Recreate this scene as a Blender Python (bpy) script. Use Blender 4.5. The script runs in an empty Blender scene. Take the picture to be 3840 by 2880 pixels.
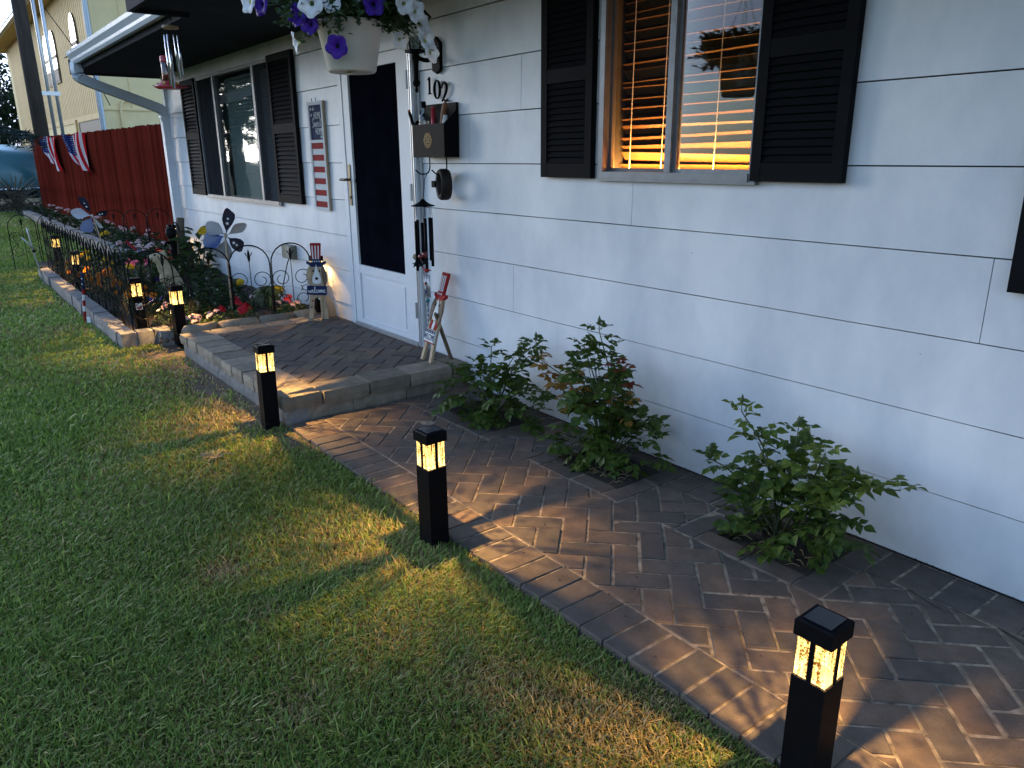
import bpy, bmesh, math, random
import numpy as np
from mathutils import Vector, Matrix, noise as mnoise

rnd = random.Random(7)
scn = bpy.context.scene
COL = scn.collection
PI = math.pi
R = math.radians

# ------------------------------------------------------------------ camera
CAM = Vector((0.0, -2.6877, 1.4382))
PITCH, YAW, ROLL = 0.29279, 0.65511, -0.00760
fwd = Vector((-math.cos(YAW) * math.cos(PITCH), math.sin(YAW) * math.cos(PITCH), -math.sin(PITCH)))
rgt = Vector((math.sin(YAW), math.cos(YAW), 0))
upv = rgt.cross(fwd)
cr = rgt * math.cos(ROLL) + upv * math.sin(ROLL)
cu = upv * math.cos(ROLL) - rgt * math.sin(ROLL)
cd_ = bpy.data.cameras.new('camera'); cam = bpy.data.objects.new('camera', cd_); COL.objects.link(cam)
m4 = Matrix((cr, cu, -fwd)).transposed().to_4x4(); m4.translation = CAM
cam.matrix_world = m4
cd_.sensor_width = 36; cd_.lens = 26.605; cd_.clip_start = .05; cd_.clip_end = 2000
scn.camera = cam

# ------------------------------------------------------------------ world, sun, exposure
SUN_EL, SUN_AZ = R(11.0), Vector((-0.95, -0.31))        # dusk sun low over the lawn side, far to the left
w = bpy.data.worlds.new('World'); scn.world = w; w.use_nodes = True
nt = w.node_tree; nt.nodes.clear()
sky = nt.nodes.new('ShaderNodeTexSky'); sky.sky_type = 'NISHITA'; sky.sun_disc = False
sky.sun_elevation = SUN_EL
sky.sun_rotation = math.atan2(SUN_AZ.x, SUN_AZ.y)
sky.air_density = 1.6; sky.dust_density = 0.1; sky.ozone_density = 7.0
bg = nt.nodes.new('ShaderNodeBackground'); bg.inputs[1].default_value = 0.15
ow = nt.nodes.new('ShaderNodeOutputWorld')
# thin mauve cloud over the whole sky
tcw = nt.nodes.new('ShaderNodeTexCoord'); mpw = nt.nodes.new('ShaderNodeMapping'); mpw.inputs['Scale'].default_value = (1.0, 1.0, 3.2)
nzw = nt.nodes.new('ShaderNodeTexNoise'); nzw.inputs['Scale'].default_value = 2.6; nzw.inputs['Detail'].default_value = 7; nzw.inputs['Roughness'].default_value = .55
rpw = nt.nodes.new('ShaderNodeMapRange'); rpw.inputs[1].default_value = .38; rpw.inputs[2].default_value = .66; rpw.inputs[3].default_value = .35; rpw.inputs[4].default_value = .95
bww = nt.nodes.new('ShaderNodeRGBToBW'); clw = nt.nodes.new('ShaderNodeVectorMath'); clw.operation = 'SCALE'; clw.inputs[0].default_value = (.55, .63, .90)
mxw = nt.nodes.new('ShaderNodeMixRGB')
nt.links.new(tcw.outputs['Generated'], mpw.inputs[0]); nt.links.new(mpw.outputs[0], nzw.inputs[0]); nt.links.new(nzw.outputs[0], rpw.inputs[0])
nt.links.new(sky.outputs[0], bww.inputs[0]); nt.links.new(bww.outputs[0], clw.inputs['Scale'])
nt.links.new(rpw.outputs[0], mxw.inputs[0]); nt.links.new(sky.outputs[0], mxw.inputs[1]); nt.links.new(clw.outputs[0], mxw.inputs[2])
nt.links.new(mxw.outputs[0], bg.inputs[0]); nt.links.new(bg.outputs[0], ow.inputs[0])
sl = bpy.data.lights.new('sun', 'SUN'); sl.energy = 0.30; sl.angle = R(24); sl.color = (1.0, .94, .88)
so = bpy.data.objects.new('sun', sl); COL.objects.link(so)
sd = Vector((SUN_AZ.x * math.cos(SUN_EL), SUN_AZ.y * math.cos(SUN_EL), math.sin(SUN_EL)))
so.rotation_euler = (-sd).to_track_quat('-Z', 'Y').to_euler()
scn.view_settings.view_transform = 'Standard'; scn.view_settings.look = 'None'
scn.view_settings.exposure = 2.52; scn.view_settings.gamma = 1.0
scn.render.engine = 'CYCLES'
scn.cycles.use_denoising = True
scn.cycles.max_bounces = 8; scn.cycles.transparent_max_bounces = 16
scn.cycles.sample_clamp_indirect = 4.0
scn.cycles.caustics_reflective = False; scn.cycles.caustics_refractive = False

# ------------------------------------------------------------------ helpers
class MB:
    """collects faces; build() links them as one mesh object"""
    def __init__(s): s.v = []; s.f = []; s.m = []
    def face(s, pts, mi=0):
        b = len(s.v); s.v += [tuple(p) for p in pts]; s.f.append(tuple(range(b, b + len(pts)))); s.m.append(mi); return s
    def box(s, lo, hi, mi=0, mat=None):
        x0, y0, z0 = lo; x1, y1, z1 = hi
        P = [Vector(p) for p in ((x0,y0,z0),(x1,y0,z0),(x1,y1,z0),(x0,y1,z0),(x0,y0,z1),(x1,y0,z1),(x1,y1,z1),(x0,y1,z1))]
        if mat is not None: P = [mat @ p for p in P]
        b = len(s.v); s.v += [tuple(p) for p in P]
        for f in ((0,3,2,1),(4,5,6,7),(0,1,5,4),(1,2,6,5),(2,3,7,6),(3,0,4,7)):
            s.f.append(tuple(b + i for i in f)); s.m.append(mi)
        return s
    def prism(s, poly, z0, z1, mi=0, bev=0.0, mat=None):
        """2-D polygon (ccw) extruded from z0 to z1, optional top chamfer"""
        n = len(poly); rings = [[(x, y, z0) for x, y in poly]]
        if bev > 0:
            rings.append([(x, y, z1 - bev) for x, y in poly])
            rings.append([(x, y, z1) for x, y in inset(poly, bev)])
        else: rings.append([(x, y, z1) for x, y in poly])
        b = len(s.v)
        for r in rings:
            for p in r:
                q = Vector(p)
                if mat is not None: q = mat @ q
                s.v.append(tuple(q))
        for k in range(len(rings) - 1):
            for i in range(n):
                j = (i + 1) % n
                s.f.append((b + k*n + i, b + k*n + j, b + (k+1)*n + j, b + (k+1)*n + i)); s.m.append(mi)
        s.f.append(tuple(b + (len(rings)-1)*n + i for i in range(n))); s.m.append(mi)
        s.f.append(tuple(b + i for i in reversed(range(n)))); s.m.append(mi)
        return s
    def tube(s, pts, r, n=6, mi=0, cap=True):
        pts = [Vector(p) for p in pts]; rs = r if isinstance(r, (list, tuple)) else [r] * len(pts)
        b = len(s.v); ref = None
        for i, p in enumerate(pts):
            d = (pts[min(i+1, len(pts)-1)] - pts[max(i-1, 0)])
            if d.length < 1e-9: d = Vector((0,0,1))
            d.normalize()
            if ref is None:
                a = Vector((0,0,1)) if abs(d.z) < .9 else Vector((1,0,0))
                u = d.cross(a).normalized()
            else:
                u = (ref - d * ref.dot(d))
                u = u.normalized() if u.length > 1e-6 else d.orthogonal().normalized()
            ref = u; v = d.cross(u)
            for k in range(n):
                t = 2*PI*k/n; s.v.append(tuple(p + (u*math.cos(t) + v*math.sin(t)) * rs[i]))
        for i in range(len(pts)-1):
            for k in range(n):
                j = (k+1) % n
                s.f.append((b+i*n+k, b+i*n+j, b+(i+1)*n+j, b+(i+1)*n+k)); s.m.append(mi)
        if cap:
            s.f.append(tuple(b+k for k in reversed(range(n)))); s.m.append(mi)
            e = b+(len(pts)-1)*n; s.f.append(tuple(e+k for k in range(n))); s.m.append(mi)
        return s
    def lathe(s, prof, n=20, c=(0,0,0), mi=0, mat=None):
        b = len(s.v); c = Vector(c)
        for r, z in prof:
            for k in range(n):
                t = 2*PI*k/n; p = c + Vector((r*math.cos(t), r*math.sin(t), z))
                if mat is not None: p = mat @ p
                s.v.append(tuple(p))
        for i in range(len(prof)-1):
            for k in range(n):
                j = (k+1) % n
                s.f.append((b+i*n+k, b+i*n+j, b+(i+1)*n+j, b+(i+1)*n+k)); s.m.append(mi)
        return s
    def mesh(s, name, mats, smooth=False):
        me = bpy.data.meshes.new(name); me.from_pydata(s.v, [], s.f)
        mats = mats if isinstance(mats, (list, tuple)) else [mats]
        for m in mats: me.materials.append(m)
        if len(mats) > 1: me.polygons.foreach_set('material_index', s.m)
        if smooth: me.polygons.foreach_set('use_smooth', [True]*len(me.polygons))
        me.update(); return me
    def build(s, name, mats, parent=None, smooth=False, loc=None, rz=0):
        return link(name, s.mesh(name, mats, smooth), parent, loc, rz)

def link(name, me, parent=None, loc=None, rz=0, rot=None, scale=None):
    o = bpy.data.objects.new(name, me); COL.objects.link(o)
    if parent is not None: o.parent = parent
    if loc is not None: o.location = loc
    if rz: o.rotation_euler = (0, 0, rz)
    if rot is not None: o.rotation_euler = rot
    if scale is not None: o.scale = (scale,)*3 if isinstance(scale, (int, float)) else scale
    return o
def tag(o, label=None, cat=None, group=None, kind=None):
    if label: o['label'] = label
    if cat: o['category'] = cat
    if group: o['group'] = group
    if kind: o['kind'] = kind
    return o
def thing(name, label, cat, loc=(0,0,0), rz=0, group=None):
    o = bpy.data.objects.new(name, None); COL.objects.link(o); o.location = loc; o.rotation_euler = (0,0,rz)
    o.empty_display_size = .1
    return tag(o, label, cat, group)
def copy_tree(o, parent=None):
    c = o.copy(); COL.objects.link(c); c.parent = parent
    for ch in list(o.children): copy_tree(ch, c)
    return c
def inset(poly, d):
    """inset a ccw convex polygon by d"""
    n = len(poly); out = []
    for i in range(n):
        p0 = Vector(poly[i-1]); p1 = Vector(poly[i]); p2 = Vector(poly[(i+1) % n])
        e1 = (p1-p0); e2 = (p2-p1)
        if e1.length < 1e-7 or e2.length < 1e-7: out.append(tuple(p1)); continue
        e1.normalize(); e2.normalize()
        n1 = Vector((-e1.y, e1.x)); n2 = Vector((-e2.y, e2.x)); b = n1 + n2
        k = d / max(.35, 1 + n1.dot(n2))
        out.append((p1.x + b.x*k, p1.y + b.y*k))
    return out
def area(poly):
    return .5*sum(poly[i-1][0]*poly[i][1] - poly[i][0]*poly[i-1][1] for i in range(len(poly)))
def clip(poly, a, b, c):
    """keep a*x+b*y>=c"""
    out = []
    for i in range(len(poly)):
        p, q = poly[i-1], poly[i]; dp = a*p[0]+b*p[1]-c; dq = a*q[0]+b*q[1]-c
        if (dp >= 0) != (dq >= 0):
            t = dp/(dp-dq); out.append((p[0]+(q[0]-p[0])*t, p[1]+(q[1]-p[1])*t))
        if dq >= 0: out.append(q)
    return dedupe(out)
def dedupe(poly, e=2e-3):
    o = []
    for p in poly:
        if not o or math.hypot(p[0]-o[-1][0], p[1]-o[-1][1]) > e: o.append(p)
    if len(o) > 1 and math.hypot(o[0][0]-o[-1][0], o[0][1]-o[-1][1]) <= e: o.pop()
    return o
def clip_rect(poly, x0, y0, x1, y1):
    for a, b, c in ((1,0,x0),(-1,0,-x1),(0,1,y0),(0,-1,-y1)):
        poly = clip(poly, a, b, c)
        if len(poly) < 3: return []
    return poly
def bez(pts, n=8):
    """Catmull-Rom through pts"""
    P = [Vector(p) for p in pts]; P = [P[0]*2-P[1]] + P + [P[-1]*2-P[-2]]; out = []
    for i in range(1, len(P)-2):
        for k in range(n):
            t = k/n
            out.append(.5*((2*P[i]) + (-P[i-1]+P[i+1])*t + (2*P[i-1]-5*P[i]+4*P[i+1]-P[i+2])*t*t + (-P[i-1]+3*P[i]-3*P[i+1]+P[i+2])*t**3))
    out.append(P[-2]); return out
def frame_to(n, up=(0,0,1)):
    """rotation matrix: local +Z = n, local +Y near up"""
    n = Vector(n).normalized(); u = Vector(up); x = u.cross(n)
    x = x.normalized() if x.length > 1e-5 else Vector((1,0,0)); y = n.cross(x)
    return Matrix((x, y, n)).transposed().to_4x4()

# ------------------------------------------------------------------ materials
def nodes(name):
    m = bpy.data.materials.new(name); m.use_nodes = True; t = m.node_tree
    return m, t, t.nodes['Principled BSDF'], t.nodes['Material Output']
def mat(name, c, rough=.6, var=0.0, scale=8.0, bump=0.0, bscale=None, metal=0.0, spec=.5, c2=None, detail=5, stretch=None, objvar=0.0, transm=0):
    """procedural paint: base colour mottled towards c2 (or darker by var), fine bump, per-object variation"""
    m, t, p, o = nodes(name); N = t.nodes.new; L = t.links.new
    p.inputs['Roughness'].default_value = rough; p.inputs['Metallic'].default_value = metal
    p.inputs['Specular IOR Level'].default_value = spec
    tc = N('ShaderNodeTexCoord'); src = tc.outputs['Object']
    if stretch:
        mp = N('ShaderNodeMapping'); mp.inputs['Scale'].default_value = stretch; L(src, mp.inputs[0]); src = mp.outputs[0]
    nz = N('ShaderNodeTexNoise'); nz.inputs['Scale'].default_value = scale; nz.inputs['Detail'].default_value = detail; L(src, nz.inputs[0])
    cr_ = N('ShaderNodeValToRGB'); cr_.color_ramp.elements[0].position = .32; cr_.color_ramp.elements[1].position = .68
    ca = c2 if c2 else tuple(v*(1-var) for v in c)
    cr_.color_ramp.elements[0].color = (*ca, 1); cr_.color_ramp.elements[1].color = (*c, 1)
    L(nz.outputs[0], cr_.inputs[0]); out = cr_.outputs[0]
    if objvar:
        oi = N('ShaderNodeObjectInfo'); mr = N('ShaderNodeMapRange'); mr.inputs[3].default_value = 1-objvar; mr.inputs[4].default_value = 1+objvar
        L(oi.outputs['Random'], mr.inputs[0]); mx = N('ShaderNodeVectorMath'); mx.operation = 'SCALE'
        L(out, mx.inputs[0]); L(mr.outputs[0], mx.inputs['Scale']); out = mx.outputs[0]
    L(out, p.inputs['Base Color'])
    if bump:
        n2 = N('ShaderNodeTexNoise'); n2.inputs['Scale'].default_value = bscale or scale*4; n2.inputs['Detail'].default_value = 6; L(src, n2.inputs[0])
        b = N('ShaderNodeBump'); b.inputs['Strength'].default_value = bump; b.inputs['Distance'].default_value = .004
        L(n2.outputs[0], b.inputs['Height']); L(b.outputs[0], p.inputs['Normal'])
    if transm: p.inputs['Transmission Weight'].default_value = transm
    return m
M = {}
def leafmat(name, c, c2, rough=.5, trans=.25):
    m, t, p, o = nodes(name); N = t.nodes.new; L = t.links.new
    oi = N('ShaderNodeObjectInfo'); ge = N('ShaderNodeNewGeometry'); ad = N('ShaderNodeMath'); ad.operation = 'ADD'
    L(oi.outputs['Random'], ad.inputs[0]); L(ge.outputs['Random Per Island'], ad.inputs[1])
    fr = N('ShaderNodeMath'); fr.operation = 'FRACT'; L(ad.outputs[0], fr.inputs[0])
    rp = N('ShaderNodeValToRGB'); rp.color_ramp.elements[0].color = (*c, 1); rp.color_ramp.elements[1].color = (*c2, 1)
    L(fr.outputs[0], rp.inputs[0]); L(rp.outputs[0], p.inputs['Base Color']); p.inputs['Roughness'].default_value = rough; p.inputs['Specular IOR Level'].default_value = .25
    tr = N('ShaderNodeBsdfTranslucent'); L(rp.outputs[0], tr.inputs[0]); mx = N('ShaderNodeMixShader'); mx.inputs[0].default_value = trans
    L(p.outputs[0], mx.inputs[1]); L(tr.outputs[0], mx.inputs[2]); L(mx.outputs[0], o.inputs[0])
    return m
M['black'] = mat('black_plastic', (.0055,.0055,.0065), .5, .25, 30, .08, 90, spec=.05)
M['iron'] = mat('wrought_iron', (.010,.010,.010), .6, .4, 60, .2, 120, spec=.1)
M['shutter'] = mat('shutter_black', (.0085,.009,.0105), .6, .3, 9, .08, 70, spec=.05)
M['white'] = mat('white_paint', (.74,.76,.78), .45, .06, 5, .05, 60)
M['trim'] = mat('trim_paint', (.70,.72,.74), .5, .08, 6, .05, 60)
M['alu'] = mat('aluminium', (.55,.56,.57), .35, .12, 20, .04, 80, metal=.7)
M['winalu'] = mat('dull_aluminium', (.24,.25,.26), .4, .2, 20, .04, 80, metal=.4)
M['gutter'] = mat('gutter_metal', (.66,.70,.74), .4, .10, 3, .04, 40, stretch=(1,1,6))
M['soffit'] = mat('dark_soffit', (.032,.036,.045), .85, .25, 4, .2, 60, spec=.1)
M['wood'] = mat('raw_wood', (.46,.33,.20), .65, .28, 14, .15, 60, stretch=(1,1,.2))
M['darkwood'] = mat('dark_wood', (.14,.085,.05), .7, .4, 14, .2, 60, stretch=(1,1,.2))
M['navy'] = mat('navy_paint', (.018,.028,.085), .7, .2, 20, spec=.1)
M['red'] = mat('red_paint', (.34,.022,.024), .7, .2, 20, spec=.1)
M['whitep'] = mat('sign_white', (.72,.72,.70), .7, .1, 20, spec=.1)
M['soil'] = mat('dark_soil', (.045,.032,.022), .95, .5, 40, .8, 150)
M['steel'] = mat('polished_tube', (.75,.76,.80), .18, .1, 20, metal=1.0)
M['gold'] = mat('gold_print', (.30,.21,.10), .4, .2, 30, metal=.5)
M['brass'] = mat('aged_brass', (.20,.16,.10), .4, .3, 30, metal=.8)
# ------------------------------------------------------------------ ground
def ground_mat():
    m, t, p, o = nodes('lawn_soil'); N = t.nodes.new; L = t.links.new
    ge = N('ShaderNodeNewGeometry')
    a = N('ShaderNodeTexNoise'); a.inputs['Scale'].default_value = 1.3; a.inputs['Detail'].default_value = 8; L(ge.outputs['Position'], a.inputs[0])
    b = N('ShaderNodeTexNoise'); b.inputs['Scale'].default_value = 55; b.inputs['Detail'].default_value = 6; L(ge.outputs['Position'], b.inputs[0])
    r1 = N('ShaderNodeValToRGB'); e = r1.color_ramp.elements; e[0].position = .35; e[0].color = (.045,.080,.020,1); e[1].position = .7; e[1].color = (.10,.075,.035,1); L(a.outputs[0], r1.inputs[0])
    r2 = N('ShaderNodeValToRGB'); e = r2.color_ramp.elements; e[0].position = .3; e[0].color = (.35,.35,.35,1); e[1].position = .75; e[1].color = (1.3,1.3,1.3,1); L(b.outputs[0], r2.inputs[0])
    mx = N('ShaderNodeMixRGB'); mx.blend_type = 'MULTIPLY'; mx.inputs[0].default_value = 1; L(r1.outputs[0], mx.inputs[1]); L(r2.outputs[0], mx.inputs[2])
    L(mx.outputs[0], p.inputs['Base Color']); p.inputs['Roughness'].default_value = .95
    bu = N('ShaderNodeBump'); bu.inputs['Strength'].default_value = .8; bu.inputs['Distance'].default_value = .02; L(b.outputs[0], bu.inputs['Height']); L(bu.outputs[0], p.inputs['Normal'])
    return m
g = MB()
g.face([(-400,-400,-.03),(400,-400,-.03),(400,400,-.03),(-400,400,-.03)])
tag(g.build('ground', ground_mat()), kind='structure')

# ------------------------------------------------------------------ paved path
def paver_mat(name, c1, c2, c3):
    m, t, p, o = nodes(name); N = t.nodes.new; L = t.links.new
    oi = N('ShaderNodeObjectInfo'); ge = N('ShaderNodeNewGeometry')
    rp = N('ShaderNodeValToRGB'); e = rp.color_ramp.elements; e[0].color = (*c1,1); e[1].color = (*c2,1); x = rp.color_ramp.elements.new(.55); x.color = (*c3,1)
    L(oi.outputs['Random'], rp.inputs[0])
    n1 = N('ShaderNodeTexNoise'); n1.inputs['Scale'].default_value = 14; n1.inputs['Detail'].default_value = 8; n1.inputs['Roughness'].default_value = .65; L(ge.outputs['Position'], n1.inputs[0])
    n2 = N('ShaderNodeTexNoise'); n2.inputs['Scale'].default_value = 420; n2.inputs['Detail'].default_value = 3; L(ge.outputs['Position'], n2.inputs[0])
    r1 = N('ShaderNodeMapRange'); r1.inputs[1].default_value = .3; r1.inputs[2].default_value = .7; r1.inputs[3].default_value = .68; r1.inputs[4].default_value = 1.2; L(n1.outputs[0], r1.inputs[0])
    r2 = N('ShaderNodeMapRange'); r2.inputs[1].default_value = .3; r2.inputs[2].default_value = .7; r2.inputs[3].default_value = .7; r2.inputs[4].default_value = 1.3; L(n2.outputs[0], r2.inputs[0])
    mu = N('ShaderNodeMath'); mu.operation = 'MULTIPLY'; L(r1.outputs[0], mu.inputs[0]); L(r2.outputs[0], mu.inputs[1])
    sc = N('ShaderNodeVectorMath'); sc.operation = 'SCALE'; L(rp.outputs[0], sc.inputs[0]); L(mu.outputs[0], sc.inputs['Scale'])
    # pale sand dust left on the faces
    n3 = N('ShaderNodeTexNoise'); n3.inputs['Scale'].default_value = 5; n3.inputs['Detail'].default_value = 9; n3.inputs['Roughness'].default_value = .7; L(ge.outputs['Position'], n3.inputs[0])
    r3 = N('ShaderNodeMapRange'); r3.inputs[1].default_value = .55; r3.inputs[2].default_value = .8; r3.inputs[3].default_value = 0; r3.inputs[4].default_value = .4; L(n3.outputs[0], r3.inputs[0])
    mx = N('ShaderNodeMixRGB'); L(r3.outputs[0], mx.inputs[0]); L(sc.outputs[0], mx.inputs[1]); mx.inputs[2].default_value = (.15,.125,.095,1)
    L(mx.outputs[0], p.inputs['Base Color']); p.inputs['Roughness'].default_value = .78; p.inputs['Specular IOR Level'].default_value = .35
    ad = N('ShaderNodeMath'); ad.operation = 'ADD'; L(n1.outputs[0], ad.inputs[0]); L(n2.outputs[0], ad.inputs[1])
    bu = N('ShaderNodeBump'); bu.inputs['Strength'].default_value = .45; bu.inputs['Distance'].default_value = .003; L(ad.outputs[0], bu.inputs['Height']); L(bu.outputs[0], p.inputs['Normal'])
    return m
M['paver'] = paver_mat('concrete_paver', (.090,.076,.066), (.165,.112,.080), (.115,.093,.077))
M['border'] = paver_mat('edge_stone', (.16,.135,.10), (.30,.245,.180), (.22,.185,.140))
M['block'] = paver_mat('split_block', (.15,.145,.14), (.21,.20,.19), (.18,.175,.17))
M['sand'] = mat('joint_sand', (.44,.36,.265), .95, .72, 26, .9, 380)

PX0, PX1, PY0, PY1 = -3.95, .9, -1.25, 0.0
path = MB()
path.box((PX0, PY0+.012, -.12), (PX1, PY1, -.0034))
path = tag(path.build('paved_path', M['sand']), kind='structure')
HOLES = [(-3.60,-3.14), (-2.615,-2.20), (-1.68,-1.25)]; HY0, HY1 = -.405, -.118; FW = .104
def put_paver(poly, top=0.0, m='paver', parent=None, gap=.0050, name='paver', thick=.06, bev=.0022):
    if len(poly) < 3: return
    if area(poly) < 0: poly = poly[::-1]
    if area(poly) < 6e-4: return
    g_ = gap * rnd.uniform(.6, 1.35)
    cx = sum(p[0] for p in poly)/len(poly); cy = sum(p[1] for p in poly)/len(poly)
    dz = rnd.uniform(-.0024, .003)
    a_ = rnd.gauss(0, .006); ca, sa = math.cos(a_), math.sin(a_)
    loc = [((x-cx)*ca-(y-cy)*sa, (x-cx)*sa+(y-cy)*ca) for x, y in inset(poly, g_)]
    if area(loc) < 4e-4: return
    b = MB(); b.prism(loc, -thick, 0, 0, bev)
    o = b.build(name, M[m], parent, loc=(cx, cy, top + dz))
    o.rotation_euler = (rnd.gauss(0,.010), rnd.gauss(0,.010), 0)
    return o
def rects_herring(x0, y0, x1, y1, W_=.1005, origin=(0,0)):
    """45 degree 2:1 herringbone covering a rectangle"""
    out = []; c = math.cos(PI/4)
    rng = int(max(x1-x0, y1-y0)/W_*1.6)+8
    ox, oy = origin
    for i in range(-rng, rng):
        for j in range(-rng, rng):
            k = (i - j) % 4
            if k == 0: r = [(i,j),(i+2,j),(i+2,j+1),(i,j+1)]
            elif k == 3: r = [(i,j),(i+1,j),(i+1,j+2),(i,j+2)]
            else: continue
            q = [((u-v)*c*W_+ox, (u+v)*c*W_+oy) for u, v in r]
            if max(p[0] for p in q) < x0 or min(p[0] for p in q) > x1 or max(p[1] for p in q) < y0 or min(p[1] for p in q) > y1: continue
            out.append(q)
    return out
frames = [(a-FW, HY0-FW, b+FW, HY1+FW+.02) for a, b in HOLES]
def subtract(poly, r):
    """pieces of a convex polygon outside rectangle r"""
    inside = clip_rect(poly, *r)
    if len(inside) < 3 or abs(area(inside)) < 2e-5: return [poly]
    x0, y0, x1, y1 = r; out = []
    rest = poly
    order = sorted([(-1,0,-x0),(1,0,x1),(0,-1,-y0),(0,1,y1)], key=lambda h: -abs(area(clip(rest, *h))) if len(clip(rest, *h)) > 2 else 0)
    for h in order:
        pc = clip(rest, *h)
        if len(pc) > 2: out.append(pc)
        rest = clip(rest, -h[0], -h[1], -h[2])
        if len(rest) < 3: break
    return out
IY0, IY1 = -1.042, -.215
for q in rects_herring(PX0, IY0, PX1, IY1, origin=(-2.2, -1.0)):
    q = clip_rect(q, PX0, IY0, PX1, IY1)
    if len(q) < 3: continue
    ps = [q]
    for fr in frames: ps = [s for p_ in ps for s in subtract(p_, fr)]
    for p_ in ps: put_paver(p_, parent=path)
x = PX0                                     # soldier course along the lawn
while x < PX1:
    x2 = x + rnd.uniform(.099,.104)
    put_paver([(x,PY0+rnd.uniform(-.008,.006)),(x2,PY0+rnd.uniform(-.008,.006)),(x2,IY0),(x,IY0)], parent=path, gap=.0048); x = x2
x = PX0                                     # course along the wall, interrupted by the planting holes
while x < PX1:
    x2 = x + .132
    q = [(x,IY1),(x2,IY1),(x2,-.003),(x,-.003)]; ps = [q]
    for fr in frames: ps = [s for p_ in ps for s in subtract(p_, (fr[0], fr[1], fr[2], .1))]
    for p_ in ps: put_paver(p_, parent=path, gap=.006)
    x = x2
for a, b in HOLES:                          # pavers framing the three holes
    n = 2; L_ = (b-a)/n
    for i in range(n):
        put_paver([(a+i*L_,HY0-FW),(a+(i+1)*L_,HY0-FW),(a+(i+1)*L_,HY0),(a+i*L_,HY0)], parent=path)
        put_paver([(a+i*L_,HY1),(a+(i+1)*L_,HY1),(a+(i+1)*L_,-.003),(a+i*L_,-.003)], parent=path)
    for xa in (a-FW, b):
        put_paver([(xa,HY0-FW),(xa+FW,HY0-FW),(xa+FW,-.25),(xa,-.25)], parent=path)
        put_paver([(xa,-.25),(xa+FW,-.25),(xa+FW,-.003),(xa,-.003)], parent=path)
    pl = MB(); pl.box((a-.004, HY0-.004, -.1), (b+.004, HY1+.004, .0015))
    d = pl.build('planting_soil', M['soil'], path)
    cl = MB()
    for i in range(70):
        px, py = rnd.uniform(a+.02,b-.02), rnd.uniform(HY0+.02,HY1-.02); s = rnd.uniform(.006,.016)
        cl.lathe([(0,-s),(s,-s*.3),(s*.8,s*.5),(0,s)], 5, (px,py,0))
    tag(cl.build('soil_crumb', M['soil'], path), kind='stuff')
    cl = MB()
    for i in range(34):
        px, py = rnd.gauss((a+b)/2+.06,.09), rnd.gauss(HY0+.07,.05); an = rnd.uniform(0,6.3); l_ = rnd.uniform(.02,.07)
        px = min(b-.03,max(a+.03,px)); py = min(HY1-.03,max(HY0+.02,py)); cl.tube([(px,py,.008),(px+l_*.5*math.cos(an),py+l_*.5*math.sin(an),.02),(px+l_*math.cos(an),py+l_*math.sin(an),.012)],[.0022,.002,.001],4)
    tag(cl.build('dry_twig', mat('planter_straw',(.26,.18,.09),.9,.3,30), path), kind='stuff')

# ------------------------------------------------------------------ porch platform
QX0, QX1, QY0, QZ = -6.05, -3.95, -1.25, .15
pf = MB(); pf.box((QX0+.03, QY0+.03, -.1), (QX1-.03, 0, QZ-.0075))
plat = tag(pf.build('porch_platform', M['sand']), kind='structure')
BX1, BX0, BY0 = QX1-.215, QX0+.20, QY0+.225
for q in rects_herring(BX0, BY0, BX1, -.012, origin=(-5.0,-.6)):
    put_paver(clip_rect(q, BX0, BY0, BX1, -.012), QZ, parent=plat, gap=.003)
def rough_block(lo, hi, name, m, parent, amp=.006, faces='all', seed=0, top_amp=.0015):
    """split-face stone: box whose outward faces are broken up; 6x3 grid per side"""
    bm = bmesh.new(); x0,y0,z0 = lo; x1,y1,z1 = hi
    cx, cy, cz = (x0+x1)/2, (y0+y1)/2, (z0+z1)/2
    nx = max(2, int((x1-x0)/.045)); ny = max(2, int((y1-y0)/.045)); nz = max(2, int((z1-z0)/.035))
    def grid(fn, na, nb):
        vs = [[bm.verts.new(fn(i/na, j/nb)) for j in range(nb+1)] for i in range(na+1)]
        for i in range(na):
            for j in range(nb): bm.faces.new((vs[i][j], vs[i+1][j], vs[i+1][j+1], vs[i][j+1]))
    lx, ly, lz = x1-x0, y1-y0, z1-z0
    grid(lambda u,v:(x0+u*lx-cx, y0-cy, z0+v*lz-cz), nx, nz); grid(lambda u,v:(x0+(1-u)*lx-cx, y1-cy, z0+v*lz-cz), nx, nz)
    grid(lambda u,v:(x1-cx, y0+u*ly-cy, z0+v*lz-cz), ny, nz); grid(lambda u,v:(x0-cx, y0+(1-u)*ly-cy, z0+v*lz-cz), ny, nz)
    grid(lambda u,v:(x0+u*lx-cx, y0+v*ly-cy, z1-cz), nx, ny); grid(lambda u,v:(x0+u*lx-cx, y0+(1-v)*ly-cy, z0-cz), nx, ny)
    bmesh.ops.remove_doubles(bm, verts=bm.verts, dist=1e-4)
    for v in bm.verts:
        p = v.co*22 + Vector((cx*31+seed, cy*17, cz*9)); d = mnoise.noise_vector(p)
        v.co.x += d.x*amp - (.004 if v.co.x > lx/2-1e-4 else -.004 if v.co.x < -lx/2+1e-4 else 0)*(abs(v.co.z) > lz/2-1e-4)
        v.co.y += d.y*amp - (.004 if v.co.y > ly/2-1e-4 else -.004 if v.co.y < -ly/2+1e-4 else 0)*(abs(v.co.z) > lz/2-1e-4)
        v.co.z += d.z*top_amp
    me = bpy.data.meshes.new(name); bm.to_mesh(me); bm.free(); me.materials.append(M[m])
    for po in me.polygons: po.use_smooth = False
    return link(name, me, parent, loc=(cx,cy,cz))
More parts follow.
